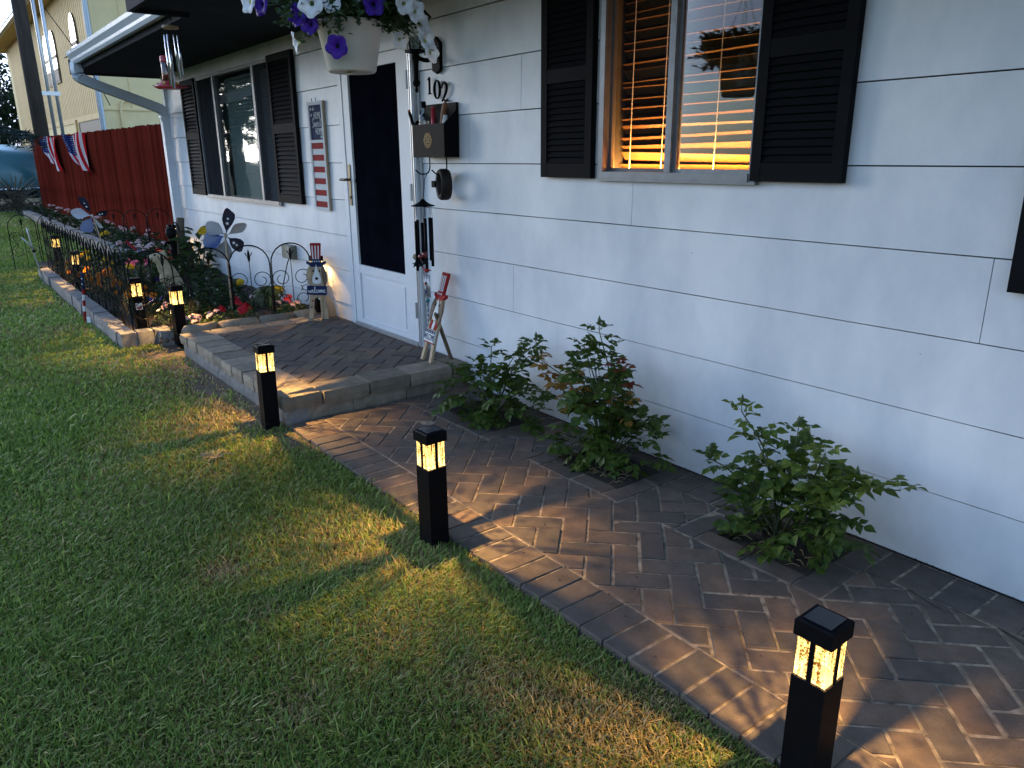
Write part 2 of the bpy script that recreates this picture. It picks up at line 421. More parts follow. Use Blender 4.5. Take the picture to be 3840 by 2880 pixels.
# cap stones round the edge
y = QY0
x = QX0
while x < QX1-.05:
    x2 = min(QX1, x+rnd.uniform(.19,.215)); x2 = QX1 if QX1-x2 < .12 else x2
    rough_block((x+.0045,QY0+rnd.uniform(-.006,.004),QZ-.075),(x2-.0045,BY0-.004,QZ+.0015+rnd.uniform(-.003,.003)),'cap_stone','border',plat,.004,seed=x); x = x2
y = BY0
for L_ in (.30,.28,.31,.24):
    y2 = min(-.012, y+L_); rough_block((BX1+.004,y+.005,QZ-.078),(QX1+rnd.uniform(-.006,.006),y2-.005,QZ+.0015+rnd.uniform(-.003,.003)),'cap_stone','border',plat,.005,seed=y+9); y = y2
y = BY0
while y < -.05:
    y2 = min(-.012,y+rnd.uniform(.19,.22)); rough_block((QX0,y+.002,QZ-.07),(BX0-.002,y2-.002,QZ+.001),'cap_stone','border',plat,.003,seed=y+3); y = y2
# base course under the caps
y = QY0+.02
for L_ in (.40,.36,.30,.24):
    y2 = min(-.012,y+L_); rough_block((QX1-.2,y+.002,-.06),(QX1-.022,y2-.002,QZ-.081),'base_stone','border',plat,.009,seed=y+20); y = y2
x = QX0
while x < QX1-.05:
    x2 = min(QX1-.02, x+rnd.uniform(.3,.4)); rough_block((x+.002,QY0+.016,-.06),(x2-.002,QY0+.15,QZ-.079),'base_stone','block',plat,.006,seed=x+40); x = x2
    if QX1-.02-x < .05: break

# ------------------------------------------------------------------ the house
house = thing('house', 'white lap siding house with black louvred shutters and dark soffit', 'house', (-4, 0, 0))
HO = house.location
def hpart(mb, name, m, parent=None, smooth=False):
    o = mb.build(name, m, parent or house, smooth)
    o.location = -Vector(HO) if parent is None else (0,0,0)
    return o
def siding_mat():
    m, t, p, o = nodes('siding_paint'); N = t.nodes.new; L = t.links.new
    ge = N('ShaderNodeNewGeometry')
    mp = N('ShaderNodeMapping'); mp.inputs['Scale'].default_value = (1.2,1.2,.7); L(ge.outputs['Position'], mp.inputs[0])
    a = N('ShaderNodeTexNoise'); a.inputs['Scale'].default_value = 2.2; a.inputs['Detail'].default_value = 7; a.inputs['Roughness'].default_value = .6; L(mp.outputs[0], a.inputs[0])
    r1 = N('ShaderNodeValToRGB'); e = r1.color_ramp.elements; e[0].position = .28; e[0].color = (.55,.585,.62,1); e[1].position = .64; e[1].color = (.78,.79,.795,1); L(a.outputs[0], r1.inputs[0])
    # small chips of missing paint
    v = N('ShaderNodeTexVoronoi'); v.inputs['Scale'].default_value = 5.5; L(ge.outputs['Position'], v.inputs[0])
    nn = N('ShaderNodeTexNoise'); nn.inputs['Scale'].default_value = 130; L(ge.outputs['Position'], nn.inputs[0])
    ad = N('ShaderNodeMath'); ad.operation = 'MULTIPLY_ADD'; L(nn.outputs[0], ad.inputs[0]); ad.inputs[1].default_value = .05; L(v.outputs['Distance'], ad.inputs[2])
    lt = N('ShaderNodeMath'); lt.operation = 'LESS_THAN'; L(ad.outputs[0], lt.inputs[0]); lt.inputs[1].default_value = .036
    mx = N('ShaderNodeMixRGB'); L(lt.outputs[0], mx.inputs[0]); L(r1.outputs[0], mx.inputs[1]); mx.inputs[2].default_value = (.10,.09,.085,1)
    # splash dirt low on the wall
    sx = N('ShaderNodeSeparateXYZ'); L(ge.outputs['Position'], sx.inputs[0])
    n5 = N('ShaderNodeTexNoise'); n5.inputs['Scale'].default_value = 9; n5.inputs['Detail'].default_value = 8; L(ge.outputs['Position'], n5.inputs[0])
    mr = N('ShaderNodeMapRange'); mr.inputs[1].default_value = .0; mr.inputs[2].default_value = .17; mr.inputs[3].default_value = .5; mr.inputs[4].default_value = 0; L(sx.outputs[2], mr.inputs[0])
    ml = N('ShaderNodeMath'); ml.operation = 'MULTIPLY'; L(mr.outputs[0], ml.inputs[0]); L(n5.outputs[0], ml.inputs[1])
    m2 = N('ShaderNodeMixRGB'); L(ml.outputs[0], m2.inputs[0]); L(mx.outputs[0], m2.inputs[1]); m2.inputs[2].default_value = (.33,.30,.26,1)
    L(m2.outputs[0], p.inputs['Base Color']); p.inputs['Roughness'].default_value = .42; p.inputs['Specular IOR Level'].default_value = .4
    b1 = N('ShaderNodeTexNoise'); b1.inputs['Scale'].default_value = 5; b1.inputs['Detail'].default_value = 5; L(mp.outputs[0], b1.inputs[0])
    b2 = N('ShaderNodeTexNoise'); b2.inputs['Scale'].default_value = 160; b2.inputs['Detail'].default_value = 3; L(ge.outputs['Position'], b2.inputs[0])
    bb = N('ShaderNodeMath'); bb.operation = 'MULTIPLY_ADD'; L(b2.outputs[0], bb.inputs[0]); bb.inputs[1].default_value = .06; L(b1.outputs[0], bb.inputs[2])
    bu = N('ShaderNodeBump'); bu.inputs['Strength'].default_value = .22; bu.inputs['Distance'].default_value = .010; L(bb.outputs[0], bu.inputs['Height']); L(bu.outputs[0], p.inputs['Normal'])
    return m
M['siding'] = siding_mat()
WX0, WX1 = -10.38, 6.0
OPEN = [(-9.10,-6.93,1.03,2.275), (-5.565,-4.47,-.2,2.165), (-2.765,-1.895,1.345,2.285)]
E_ = .28; Z0 = -.002
JOINTS = {3:[-.98], 4:[-2.56], 2:[-3.482,.4], 1:[-1.9+3.2], 5:[-3.9], 6:[-3.4], 0:[1.2], 7:[-8.0,-1.0]}
for j in range(9):
    zb = Z0+E_*j; zt = zb+E_-.0052; zt = min(zt, 2.405); zbb = max(zb, .004) if j == 0 else zb
    cuts = sorted([WX0]+[v for v in JOINTS.get(j, [])]+[WX1])
    for xa, xb in zip(cuts[:-1], cuts[1:]):
        segs = [(xa+.0015, xb-.0015, zbb, zt)]
        for ox0, ox1, oz0, oz1 in OPEN:
            ns = []
            for s in segs:
                a0, a1, c0, c1 = s
                if ox1 <= a0 or ox0 >= a1 or oz1 <= c0 or oz0 >= c1: ns.append(s); continue
                if a0 < ox0: ns.append((a0, ox0, c0, c1))
                if a1 > ox1: ns.append((ox1, a1, c0, c1))
                l, r_ = max(a0,ox0), min(a1,ox1)
                if c0 < oz0: ns.append((l, r_, c0, oz0))
                if c1 > oz1: ns.append((l, r_, oz1, c1))
            segs = ns
        # join touching pieces into runs; a run broken by an opening is two boards
        segs.sort()
        runs = []
        for s in segs:
            if runs and abs(runs[-1][-1][1]-s[0]) < 1e-6 or (runs and s[0] >= runs[-1][-1][0]-1e-6 and s[0] < runs[-1][-1][1]-1e-6): runs[-1].append(s)
            else: runs.append([s])
        for run in runs:
            b = MB()
            for a0, a1, c0, c1 in run:
                n = max(1, int((a1-a0)/.35))
                def prof(x_, z_):           # face of the tapered board
                    t_ = (z_-zb)/(E_+.018); wv = mnoise.noise(Vector((x_*1.7, z_*4, j*3.1)))*.004
                    return .0075*t_ + wv*(1-t_*.5)
                def jag(x_): return mnoise.noise(Vector((x_*2.3, j*5.0, 1)))*.003 + mnoise.noise(Vector((x_*21, j*5.0, 7)))*.0012
                for i in range(n):
                    u0 = a0+(a1-a0)*i/n; u1 = a0+(a1-a0)*(i+1)/n
                    l0 = c0+(jag(u0) if abs(c0-zb) < .01 and j else 0); l1 = c0+(jag(u1) if abs(c0-zb) < .01 and j else 0)
                    f = [(u0,prof(u0,l0),l0),(u1,prof(u1,l1),l1),(u1,prof(u1,c1),c1),(u0,prof(u0,c1),c1)]
                    k = [(p_[0], .021, p_[2]) for p_ in f]
                    b.face(f); b.face([k[0],k[1],f[1],f[0]]); b.face([f[3],f[2],k[2],k[3]])
                    if i == 0: b.face([k[0],f[0],f[3],k[3]])
                    if i == n-1: b.face([f[1],k[1],k[2],f[2]])
            hpart(b, 'siding_board', M['siding'])
# carcass behind the boards, hollow so that the windows look into dark rooms
def carcass():
    b = MB(); Y0, Y1 = .0215, .14
    xs = [WX0] + [v for o_ in OPEN for v in o_[:2]] + [WX1]
    for i in range(0, len(xs), 2): b.box((xs[i],Y0,-.1),(xs[i+1],Y1,2.42))
    for ox0, ox1, oz0, oz1 in OPEN:
        if oz0 > 0: b.box((ox0,Y0,-.1),(ox1,Y1,oz0))
        b.box((ox0,Y0,oz1),(ox1,Y1,2.42))
    return b
M['slot_dark'] = mat('slot_shade_backing', (.05,.05,.055), .9, .3, 20)  # dark tone stands for lap shade in the slots between boards
hpart(carcass(), 'wall_frame', M['slot_dark'])
b = MB(); b.box((WX0,.14,-.1),(WX0+.12,8,2.42)); b.box((WX1-.12,.14,-.1),(WX1,8,2.42)); b.box((WX0+.12,7.9,-.1),(WX1-.12,8,2.42))
hpart(b, 'side_wall', M['siding'])
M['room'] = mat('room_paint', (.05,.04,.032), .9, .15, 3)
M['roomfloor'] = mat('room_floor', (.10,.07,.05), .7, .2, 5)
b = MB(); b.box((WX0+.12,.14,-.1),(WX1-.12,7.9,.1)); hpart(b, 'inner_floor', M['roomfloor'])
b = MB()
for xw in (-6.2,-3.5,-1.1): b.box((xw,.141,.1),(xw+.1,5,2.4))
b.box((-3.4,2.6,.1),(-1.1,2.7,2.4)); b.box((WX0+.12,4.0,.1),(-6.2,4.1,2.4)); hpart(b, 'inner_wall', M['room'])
# eaves: deep overhang over the porch and this end, shallower over the far window
ZS = 2.40
for i, xa in enumerate([-5.90+1.22*k for k in range(10)]):
    xb = min(xa+1.214, WX1+.3)
    b = MB(); b.box((xa,-1.30,ZS),(xb,.02,ZS+.02)); hpart(b, 'soffit_panel', M['soffit'])
for k in range(4):
    xa = -10.62+1.18*k; b = MB(); b.box((xa,-.93,ZS+.004),(xa+1.174,.02,ZS+.024)); hpart(b, 'soffit_panel', M['soffit'])
b = MB(); b.box((-5.92,-1.335,ZS-.03),(WX1+.3,-1.301,ZS+.15)); b.box((-5.935,-1.30,ZS-.03),(-5.902,-.94,ZS+.16)); hpart(b, 'fascia', M['soffit'])
b = MB(); b.box((-10.64,-.965,ZS-.02),(-5.94,-.931,ZS+.14)); b.box((-10.66,-.93,ZS-.015),(-10.625,.2,ZS+.14)); hpart(b, 'fascia', M['soffit'])
b = MB()
b.face([(-10.7,-1.0,2.56),(WX1+.4,-1.0,2.56),(WX1+.4,4,3.9),(-10.7,4,3.9)]); b.face([(-10.7,4,3.9),(WX1+.4,4,3.9),(WX1+.4,8.6,2.56),(-10.7,8.6,2.56)])
b.face([(-5.95,-1.36,2.555),(WX1+.4,-1.36,2.555),(WX1+.4,-.98,2.575),(-5.95,-.98,2.575)])
b.box((WX0-.2,.0,ZS+.03),(WX1+.2,8.1,ZS+.06)); b.face([(-10.6,-.9,ZS+.1),(-10.6,8,ZS+.1),(-10.6,4,3.88)])
hpart(b, 'roof', mat('roof_shingle', (.07,.065,.06), .9, .4, 30, .6, 80))
# gutter: K profile swept along X
prof = [(-.968,2.545),(-.968,2.435),(-1.03,2.425),(-1.045,2.45),(-1.047,2.475),(-1.075,2.515),(-1.078,2.548),(-1.066,2.548),(-1.064,2.52),(-1.037,2.48),(-1.034,2.455),(-1.024,2.436),(-.978,2.446),(-.978,2.545)]
b = MB(); n = len(prof)
for x_ in (-10.0,-6.0): b.v += [(x_, p_[0], p_[1]) for p_ in prof]
for i in range(n): b.f.append((i,(i+1)%n,n+(i+1)%n,n+i)); b.m.append(0)
b.face([(-10.0,p_[0],p_[1]) for p_ in prof[:7]]); b.face([(-10.0+.001,p_[0],p_[1]) for p_ in prof[6::-1]])
hpart(b, 'gutter', M['gutter'])
def rtube(pts, wx, wy, b=None):             # rectangular pipe through points in the YZ plane
    b = b or MB(); base = len(b.v); P = [Vector(p_) for p_ in pts]
    for i, p_ in enumerate(P):
        d = (P[min(i+1,len(P)-1)]-P[max(i-1,0)]).normalized(); side = Vector((-d.y,d.x,0))
        if side.length < 1e-3: side = Vector((1,0,0))
        side = side.normalized(); up_ = d.cross(side).normalized()
        if i and up_.dot(pu) < 0: up_ = -up_
        if i and side.dot(ps) < 0: side = -side
        pu, ps = up_, side
        for sx_, sy_ in ((-1,-1),(1,-1),(1,1),(-1,1)): b.v.append(tuple(p_+side*wx/2*sx_+up_*wy/2*sy_))
    for i in range(len(P)-1):
        for k in range(4):
            l = (k+1)%4; b.f.append((base+i*4+k, base+i*4+l, base+(i+1)*4+l, base+(i+1)*4+k)); b.m.append(0)
    return b
ds = bez([(-9.90,-1.01,2.44),(-9.90,-1.01,2.34),(-9.93,-.93,2.26),(-10.13,-.30,2.06),(-10.22,-.11,1.99),(-10.25,-.085,1.88)], 6)
b = rtube(ds, .075, .10); rtube([(-10.25,-.085,1.93),(-10.25,-.085,1.2),(-10.25,-.085,.06)], .10, .085, b)
b.box((-10.31,-.14,1.90),(-10.19,-.03,1.935))
hpart(b, 'downspout', M['gutter'])
b = MB(); b.box((-10.44,-.028,.0),(-10.375,.09,2.40)); hpart(b, 'corner_trim', M['trim'])

# shutters -----------------------------------------------------------------
def make_shutter(x0, x1, z0, z1, rails, label=None, pitch=.0285):
    """frame mesh + one object per louver"""
    st, d0, d1 = .045, -.036, -.002
    cx = (x0+x1)/2
    b = MB(); b.box((x0-cx,d0,0),(x0-cx+st,d1,z1-z0)); b.box((x1-cx-st,d0,0),(x1-cx,d1,z1-z0))
    zr = [0]+[v-z0 for r_ in rails for v in r_]+[z1-z0]
    bands = [(zr[i],zr[i+1]) for i in range(0,len(zr),2)]
    for a_, c_ in [(0,rails[0][0]-z0)]: pass
    spans = []; prev = None
    edges = [(0,.07)]+[(a_-z0,c_-z0) for a_, c_ in rails]+[(z1-z0-.06,z1-z0)]
    for a_, c_ in edges: b.box((x0-cx+st+.0005,d0+.001,a_),(x1-cx-st-.0005,d1,c_))
    b.box((x0-cx+st,d1-.004,.07),(x1-cx-st,d1-.001,z1-z0-.06))
    sh = b.build('shutter', M['shutter'], house, loc=Vector((cx,0,z0))-HO)
    lw = x1-x0-2*st-.001
    lm = MB(); mt = Matrix.Rotation(R(-28),4,'X'); lm.box((-lw/2,-.006,-.017),(lw/2,.0,.017),mat=mt); lme = lm.mesh('louver', M['shutter'])
    for (a0,a1),(c0,c1) in zip(edges[:-1],edges[1:]):
        n = int((c0-a1)/pitch)
        for i in range(n): link('louver', lme, sh, loc=(0, d0+.016, a1+(i+.5)*(c0-a1)/n))
    if label: sh['label'] = label
    return sh
make_shutter(-3.19,-2.812,1.33,2.31,[(1.785,1.85)])
make_shutter(-1.892,-1.505,1.335,2.31,[(1.785,1.85)])
make_shutter(-.915,-.53,1.02,2.31,[(1.67,1.74)])
make_shutter(-9.64,-9.125,1.035,2.275,[(1.64,1.72)], pitch=.036)
make_shutter(-6.935,-6.40,1.05,2.285,[(1.64,1.72)], pitch=.036)

# glass: clear with a real reflection
def glass_mat(name, tint, fac):
    m, t, p, o = nodes(name); N = t.nodes.new; L = t.links.new; t.nodes.remove(p)
    tr = N('ShaderNodeBsdfTransparent'); tr.inputs[0].default_value = (*tint,1); gl = N('ShaderNodeBsdfGlossy'); gl.inputs['Roughness'].default_value = .015
    fr = N('ShaderNodeFresnel'); fr.inputs[0].default_value = 1.5
    ge = N('ShaderNodeNewGeometry'); nz = N('ShaderNodeTexNoise'); nz.inputs['Scale'].default_value = 3.0; nz.inputs['Detail'].default_value = 1; L(ge.outputs['Position'], nz.inputs[0])
    bu = N('ShaderNodeBump'); bu.inputs['Strength'].default_value = .12; bu.inputs['Distance'].default_value = .01; L(nz.outputs[0], bu.inputs['Height']); L(bu.outputs[0], gl.inputs['Normal'])
    mr = N('ShaderNodeMath'); mr.operation = 'MULTIPLY_ADD'; L(fr.outputs[0], mr.inputs[0]); mr.inputs[1].default_value = .6; mr.inputs[2].default_value = fac; mr.use_clamp = True
    mx = N('ShaderNodeMixShader'); L(mr.outputs[0], mx.inputs[0]); L(tr.outputs[0], mx.inputs[1]); L(gl.outputs[0], mx.inputs[2]); L(mx.outputs[0], o.inputs[0])
    return m
M['glass'] = glass_mat('window_glass', (.82,.85,.83), .01)
M['screen'] = mat('insect_screen', (.0055,.006,.0105), .9, .4, 6, spec=.0)
def screen_mat(name='fine_screen', c=.02, op=.28):
    m, t, p, o = nodes(name); N = t.nodes.new; L = t.links.new
    p.inputs['Base Color'].default_value = (c,c,c*1.1,1); p.inputs['Roughness'].default_value = .9; p.inputs['Specular IOR Level'].default_value = 0
    tr = N('ShaderNodeBsdfTransparent'); mx = N('ShaderNodeMixShader'); mx.inputs[0].default_value = op
    L(tr.outputs[0], mx.inputs[1]); L(p.outputs[0], mx.inputs[2]); L(mx.outputs[0], o.inputs[0]); return m
M['fine'] = screen_mat(); M['fine2'] = screen_mat('grey_screen', .035, .75)
def window(x0, x1, z0, z1, mull, label, fw=.032):
    wd = thing_part('window', (x0, 0, z0))
    if label: wd['label'] = label
    W_, H_ = x1-x0, z1-z0
    b = MB(); b.box((0,-.02,0),(fw,.06,H_)); b.box((W_-fw,-.02,0),(W_,.06,H_)); b.box((fw,-.019,H_-fw),(W_-fw,.06,H_)); b.box((fw,-.026,0),(W_-fw,.06,fw))
    b.box((-.006,-.028,-.010),(W_+.006,.0,-.0005))
    b.build('frame', M['winalu'], wd)
    for mx_, mw in mull:
        b = MB(); b.box((mx_-x0-mw/2,-.016,fw+.001),(mx_-x0+mw/2,.05,H_-fw-.001)); b.build('mullion', M['winalu'], wd)
    return wd, W_, H_, fw
def thing_part(name, loc):
    o = bpy.data.objects.new(name, None); COL.objects.link(o); o.parent = house; o.location = Vector(loc)-HO; o.empty_display_size = .1; return o
# near window: two sliding panes, wood blinds, an added warm light low inside
wd, W_, H_, fw = window(-2.777,-1.878,1.33,2.29,[(-2.342,.034)], 'aluminium sliding window with a warm orange glow')
mx_ = -2.342+2.777
for a_, c_, y_ in ((fw,mx_-.017,.03),(mx_+.017,W_-fw,.012)):
    b = MB(); s_ = .016
    b.box((a_,y_-.008,fw),(a_+s_,y_+.012,H_-fw)); b.box((c_-s_,y_-.008,fw),(c_,y_+.012,H_-fw)); b.box((a_+s_,y_-.008,fw),(c_-s_,y_+.012,fw+s_)); b.box((a_+s_,y_-.008,H_-fw-s_),(c_-s_,y_+.012,H_-fw)); b.build('sash', M['winalu'], wd)
    if y_ < .02: b = MB(); b.box((a_+s_,y_,fw+s_),(c_-s_,y_+.004,H_-fw-s_)); b.build('pane', M['glass'], wd)
b = MB(); b.face([(fw,-.004,fw),(mx_-.018,-.004,fw),(mx_-.018,-.004,H_-fw),(fw,-.004,H_-fw)]); b.build('insect_screen', M['fine'], wd)
M['blind'] = mat('blind_slat', (.13,.065,.025), .5, .3, 8, .05, 40, stretch=(.3,3,3))
sm = MB(); mt = Matrix.Rotation(R(-38),4,'X'); sm.box((-.42,-.024,-.0015),(.42,.024,.0015),mat=mt); sme = sm.mesh('blind_slat', M['blind'])
zz = .052
while zz < H_-.05:
    o = link('blind_slat', sme, wd, loc=(W_/2, .125, zz)); o.rotation_euler = (rnd.gauss(0,.16), rnd.gauss(0,.010), 0); zz += .041+rnd.gauss(0,.003)
b = MB(); b.box((.03,.10,.026),(W_-.03,.15,.044)); b.build('bottom_rail', M['blind'], wd)
for xx in (.10,.30,.60,.80): MB().tube([(xx,.098,.03),(xx+.01,.096,H_-.04)],.0022,5).build('blind_cord', M['whitep'], wd)
b = MB(); b.box((-.0,.06,-.02),(W_,.30,.012)); b.build('inner_sill', M['wood'], wd)
# far window: fixed centre pane between two screened sashes
wd2, W2, H2, fw = window(-9.115,-6.92,1.02,2.272,[(-8.525,.05),(-7.36,.05)], None, .03)
m1, m2 = -8.525+9.115, -7.36+9.115
b = MB(); b.box((m1+.025,.012,fw),(m2-.025,.016,H2-fw)); b.build('pane', M['glass'], wd2)
for a_, c_ in ((fw,m1-.025),(m2+.025,W2-fw)):
    b = MB(); b.face([(a_,.0,fw),(c_,.0,fw),(c_,.0,H2-fw),(a_,.0,H2-fw)]); b.build('insect_screen', M['fine2'], wd2)
M['blind2'] = mat('pale_blind', (.70,.80,.80), .5, .1, 8)
sm = MB(); mt = Matrix.Rotation(R(55),4,'X'); sm.box((-.62,-.022,-.001),(.62,.022,.001),mat=mt); sme2 = sm.mesh('blind_slat', M['blind2'])
zz = .05
while zz < H2-.05:
    link('blind_slat', sme2, wd2, loc=(W2/2+.30, .055, zz)); zz += .034

# storm door ----------------------------------------------------------------
dr = thing_part('storm_door', (-5.56,0,.155)); dr['label'] = 'white storm door with dark full-height screen'
def dpart(mb, n_, m_): return mb.build(n_, m_, dr)
b = MB(); b.box((0,-.035,0),(.062,.10,2.0)); b.box((1.03,-.035,0),(1.09,.10,2.0)); b.box((.0625,-.034,1.955),(1.0295,.10,2.005)); dpart(b, 'door_frame', M['white'])
b = MB(); b.box((.063,-.045,-.003),(1.028,.09,.022)); dpart(b, 'threshold', M['alu'])
b = MB()
b.box((.068,-.03,.025),(.165,.01,1.95)); b.box((.878,-.03,.025),(1.024,.01,1.95)); b.box((.1655,-.029,1.875),(.8775,.01,1.95)); b.box((.1655,-.029,.42),(.8775,.01,.485)); b.box((.1655,-.029,.025),(.8775,.01,.06))
dpart(b, 'door_leaf', M['white'])
b = MB(); b.box((.166,-.018,.061),(.877,-.002,.419)); b.box((.20,-.024,.09),(.845,-.0185,.39)); dpart(b, 'kick_panel', M['white'])
b = MB(); b.box((.166,-.014,.486),(.877,-.006,1.874)); dpart(b, 'screen', M['screen'])
b = MB(); b.box((.166,-.0185,1.10),(.877,-.0143,1.125)); dpart(b, 'push_bar', M['screen'])
b = MB(); b.box((.09,-.038,.93),(.125,-.0302,1.23)); b.tube([(.107,-.038,1.12),(.107,-.075,1.12),(.05,-.085,1.12)],.010,8); b.box((.097,-.046,.98),(.117,-.0382,1.0)); dpart(b, 'handle', M['brass'])
b = MB()
for zz in (.2,1.0,1.7): b.tube([(1.028,-.042,zz),(1.028,-.042,zz+.11)],.008,8)
dpart(b, 'hinge', M['alu'])
b = MB(); b.box((1.0915,-.012,0),(1.118,.0,2.0)); b.box((1.045,-.041,0),(1.052,-.0355,2.0)); b.box((1.066,-.041,0),(1.078,-.0355,2.0)); dpart(b, 'jamb_trim', M['alu'])
b = MB(); b.box((.0625,.095,.0),(1.0295,.11,1.955)); dpart(b, 'inner_door', M['darkwood'])
# ------------------------------------------------------------------ bollard lights
def bollard_glass():
    m, t, p, o = nodes('ribbed_lamp_glass'); N = t.nodes.new; L = t.links.new; t.nodes.remove(p)
    tc = N('ShaderNodeTexCoord'); mp = N('ShaderNodeMapping'); mp.inputs['Scale'].default_value = (1,1,.10); L(tc.outputs['Object'], mp.inputs[0])
    ri = N('ShaderNodeTexNoise'); ri.inputs['Scale'].default_value = 130; ri.inputs['Detail'].default_value = 2; L(mp.outputs[0], ri.inputs[0])
    bb = N('ShaderNodeTexVoronoi'); bb.inputs['Scale'].default_value = 190; L(tc.outputs['Object'], bb.inputs[0])
    mu = N('ShaderNodeMath'); mu.operation = 'MULTIPLY_ADD'; L(bb.outputs['Distance'], mu.inputs[0]); mu.inputs[1].default_value = .50; L(ri.outputs[0], mu.inputs[2])
    # light let through: bright ribs and dark ribs
    r1 = N('ShaderNodeValToRGB'); e = r1.color_ramp.elements; e[0].position = .62; e[0].color = (.12,.08,.04,1); e[1].position = .80; e[1].color = (1,.93,.78,1); L(mu.outputs[0], r1.inputs[0])
    tr = N('ShaderNodeBsdfTransparent'); L(r1.outputs[0], tr.inputs[0])
    # glow of the glass itself, strongest at the LED near its foot
    r2 = N('ShaderNodeValToRGB'); e = r2.color_ramp.elements; e[0].position = .58; e[0].color = (.16,.05,.004,1); e[1].position = .86; e[1].color = (1,.66,.20,1); L(mu.outputs[0], r2.inputs[0])
    sx = N('ShaderNodeSeparateXYZ'); L(tc.outputs['Object'], sx.inputs[0])
    mr = N('ShaderNodeMapRange'); mr.inputs[1].default_value = .30; mr.inputs[2].default_value = .37; mr.inputs[3].default_value = .70; mr.inputs[4].default_value = .24; L(sx.outputs[2], mr.inputs[0])
    em = N('ShaderNodeEmission'); L(r2.outputs[0], em.inputs[0]); L(mr.outputs[0], em.inputs[1])
    ad = N('ShaderNodeAddShader'); L(tr.outputs[0], ad.inputs[0]); L(em.outputs[0], ad.inputs[1])
    L(ad.outputs[0], o.inputs[0]); return m
M['lampglass'] = bollard_glass()
M['panel'] = mat('solar_cell', (.010,.012,.025), .15, .4, 60, spec=.6)
LED_W = 7.5
def make_bollard():
    t = thing('bollard_light', 'x', 'garden light')
    b = MB(); h = .041; b.prism([(-h,-h),(h,-h),(h,h),(-h,h)], -.02, .312, 0, .0025); b.build('body', M['black'], t)
    b = MB(); g_ = .0375
    for (xa,ya,xb,yb) in ((-g_,-g_,g_,-g_),(g_,-g_,g_,g_),(g_,g_,-g_,g_),(-g_,g_,-g_,-g_)): b.face([(xa,ya,.3125),(xb,yb,.3125),(xb,yb,.4145),(xa,ya,.4145)])
    b.build('glass', M['lampglass'], t)
    pm = MB(); pm.box((-.006,-.0412,.3125),(.006,-.038,.4145)); pme = pm.mesh('post', M['black'])
    for k in range(4): link('post', pme, t, rz=k*PI/2)
    b = MB(); c_ = .0455; b.prism([(-c_,-c_),(c_,-c_),(c_,c_),(-c_,c_)], .415, .456, 0, .004); cap = b.build('cap', M['black'], t)
    b = MB(); b.box((-.033,-.033,.4565),(.033,.033,.4585)); b.build('solar_panel', M['panel'], cap)
    b = MB(); b.lathe([(0,.3125),(.012,.3125),(.012,.325),(0,.33)],10); b.build('led_base', M['black'], t)
    ld = bpy.data.lights.new('led','SPOT'); ld.energy = LED_W; ld.color = (1.0,.62,.24); ld.shadow_soft_size = .0024; ld.spot_size = R(138); ld.spot_blend = .35
    lo = bpy.data.objects.new('led', ld); COL.objects.link(lo); lo.parent = t; lo.location = (0,0,.412)
    return t
bol = make_bollard()
BOL = [((-.730,-1.264,0.0),1.5,'black solar bollard light nearest the camera, foot cut off by the picture'),
 ((-2.312,-1.302,0.0),2,'black solar bollard light at the path edge opposite the middle rose bush'),
 ((-4.035,-1.312,0.0),-3,'black solar bollard light at the outer corner of the porch step'),
 ((-6.375,-1.165,0.015),4,'black solar bollard light between porch and flower bed corner'),
 ((-6.80,-1.36,.045),-6,'black solar bollard light with a paper label inside the flower bed corner'),
 ((-6.085,-.085,.19),0,'black solar bollard light against the wall behind the dog sign'),
 ((-11.55,-1.31,.03),5,'black solar bollard light farthest along the front garden fence'),
 ((-9.75,-1.36,.0),-4,'black solar bollard light halfway along the front garden fence'),
 ((-9.95,-.25,.21),3,'black solar bollard light behind the driftwood post at the house corner')]
for i, (loc, a_, lab) in enumerate(BOL):
    o = bol if i == 0 else copy_tree(bol)
    o.location = loc; o.rotation_euler = (R(rnd.uniform(-.7,.7)),R(rnd.uniform(-.7,.7)),R(a_)); tag(o, lab, 'garden light', 'solar bollard lights')
    if i in (5,8):
        for ch in o.children:
            if ch.type == 'LIGHT': ch.data = ch.data.copy(); ch.data.energy = LED_W*.3
    if i == 4:
        b = MB(); b.box((.0415,-.024,.20),(.0425,.026,.255)); s_ = b.build('paper_label', M['whitep'], o); s_['label'] = 'paper product label stuck on the post'
        b = MB(); b.box((.0427,-.018,.207),(.0433,.02,.222)); b.box((.0427,-.018,.228),(.0433,.02,.232)); b.build('label_print', M['red'], s_)

# ------------------------------------------------------------------ flower bed
b = MB(); nx, ny = 44, 12
def soil_z(x_, y_):
    return .052 + .03*mnoise.noise(Vector((x_*2.2,y_*2.2,3))) + .10*math.exp(-((x_+9.6)**2/1.6+(y_+.15)**2/.12)) + .05*math.exp(-(y_)**2/.1) + .06*min(1,max(0,(x_+7.2)/.7))*min(1,max(0,(y_+1.3)/.25))
for i in range(nx):
    for j in range(ny):
        q = []
        for di, dj in ((0,0),(1,0),(1,1),(0,1)):
            x_ = -12.5+(6.36)*(i+di)/nx; yl = -1.47 if x_ < -6.62 else -1.2; y_ = yl-yl*(j+dj)/ny; q.append((x_,y_,soil_z(x_,y_)))
        b.face(q)
bed = tag(b.build('flower_bed_soil', M['soil']), kind='structure')
b = MB()
for i in range(900):
    x_, y_ = rnd.uniform(-12.3,-6.2), rnd.uniform(-1.44,-.05); s = rnd.uniform(.008,.022)
    b.lathe([(0,-s),(s,-s*.3),(s*.8,s*.5),(0,s)], 5, (x_,y_,soil_z(x_,y_)))
tag(b.build('bark_mulch', mat('mulch', (.085,.055,.032), .95, .5, 20)), 'loose dark bark mulch between the flowers', 'mulch', kind='stuff')
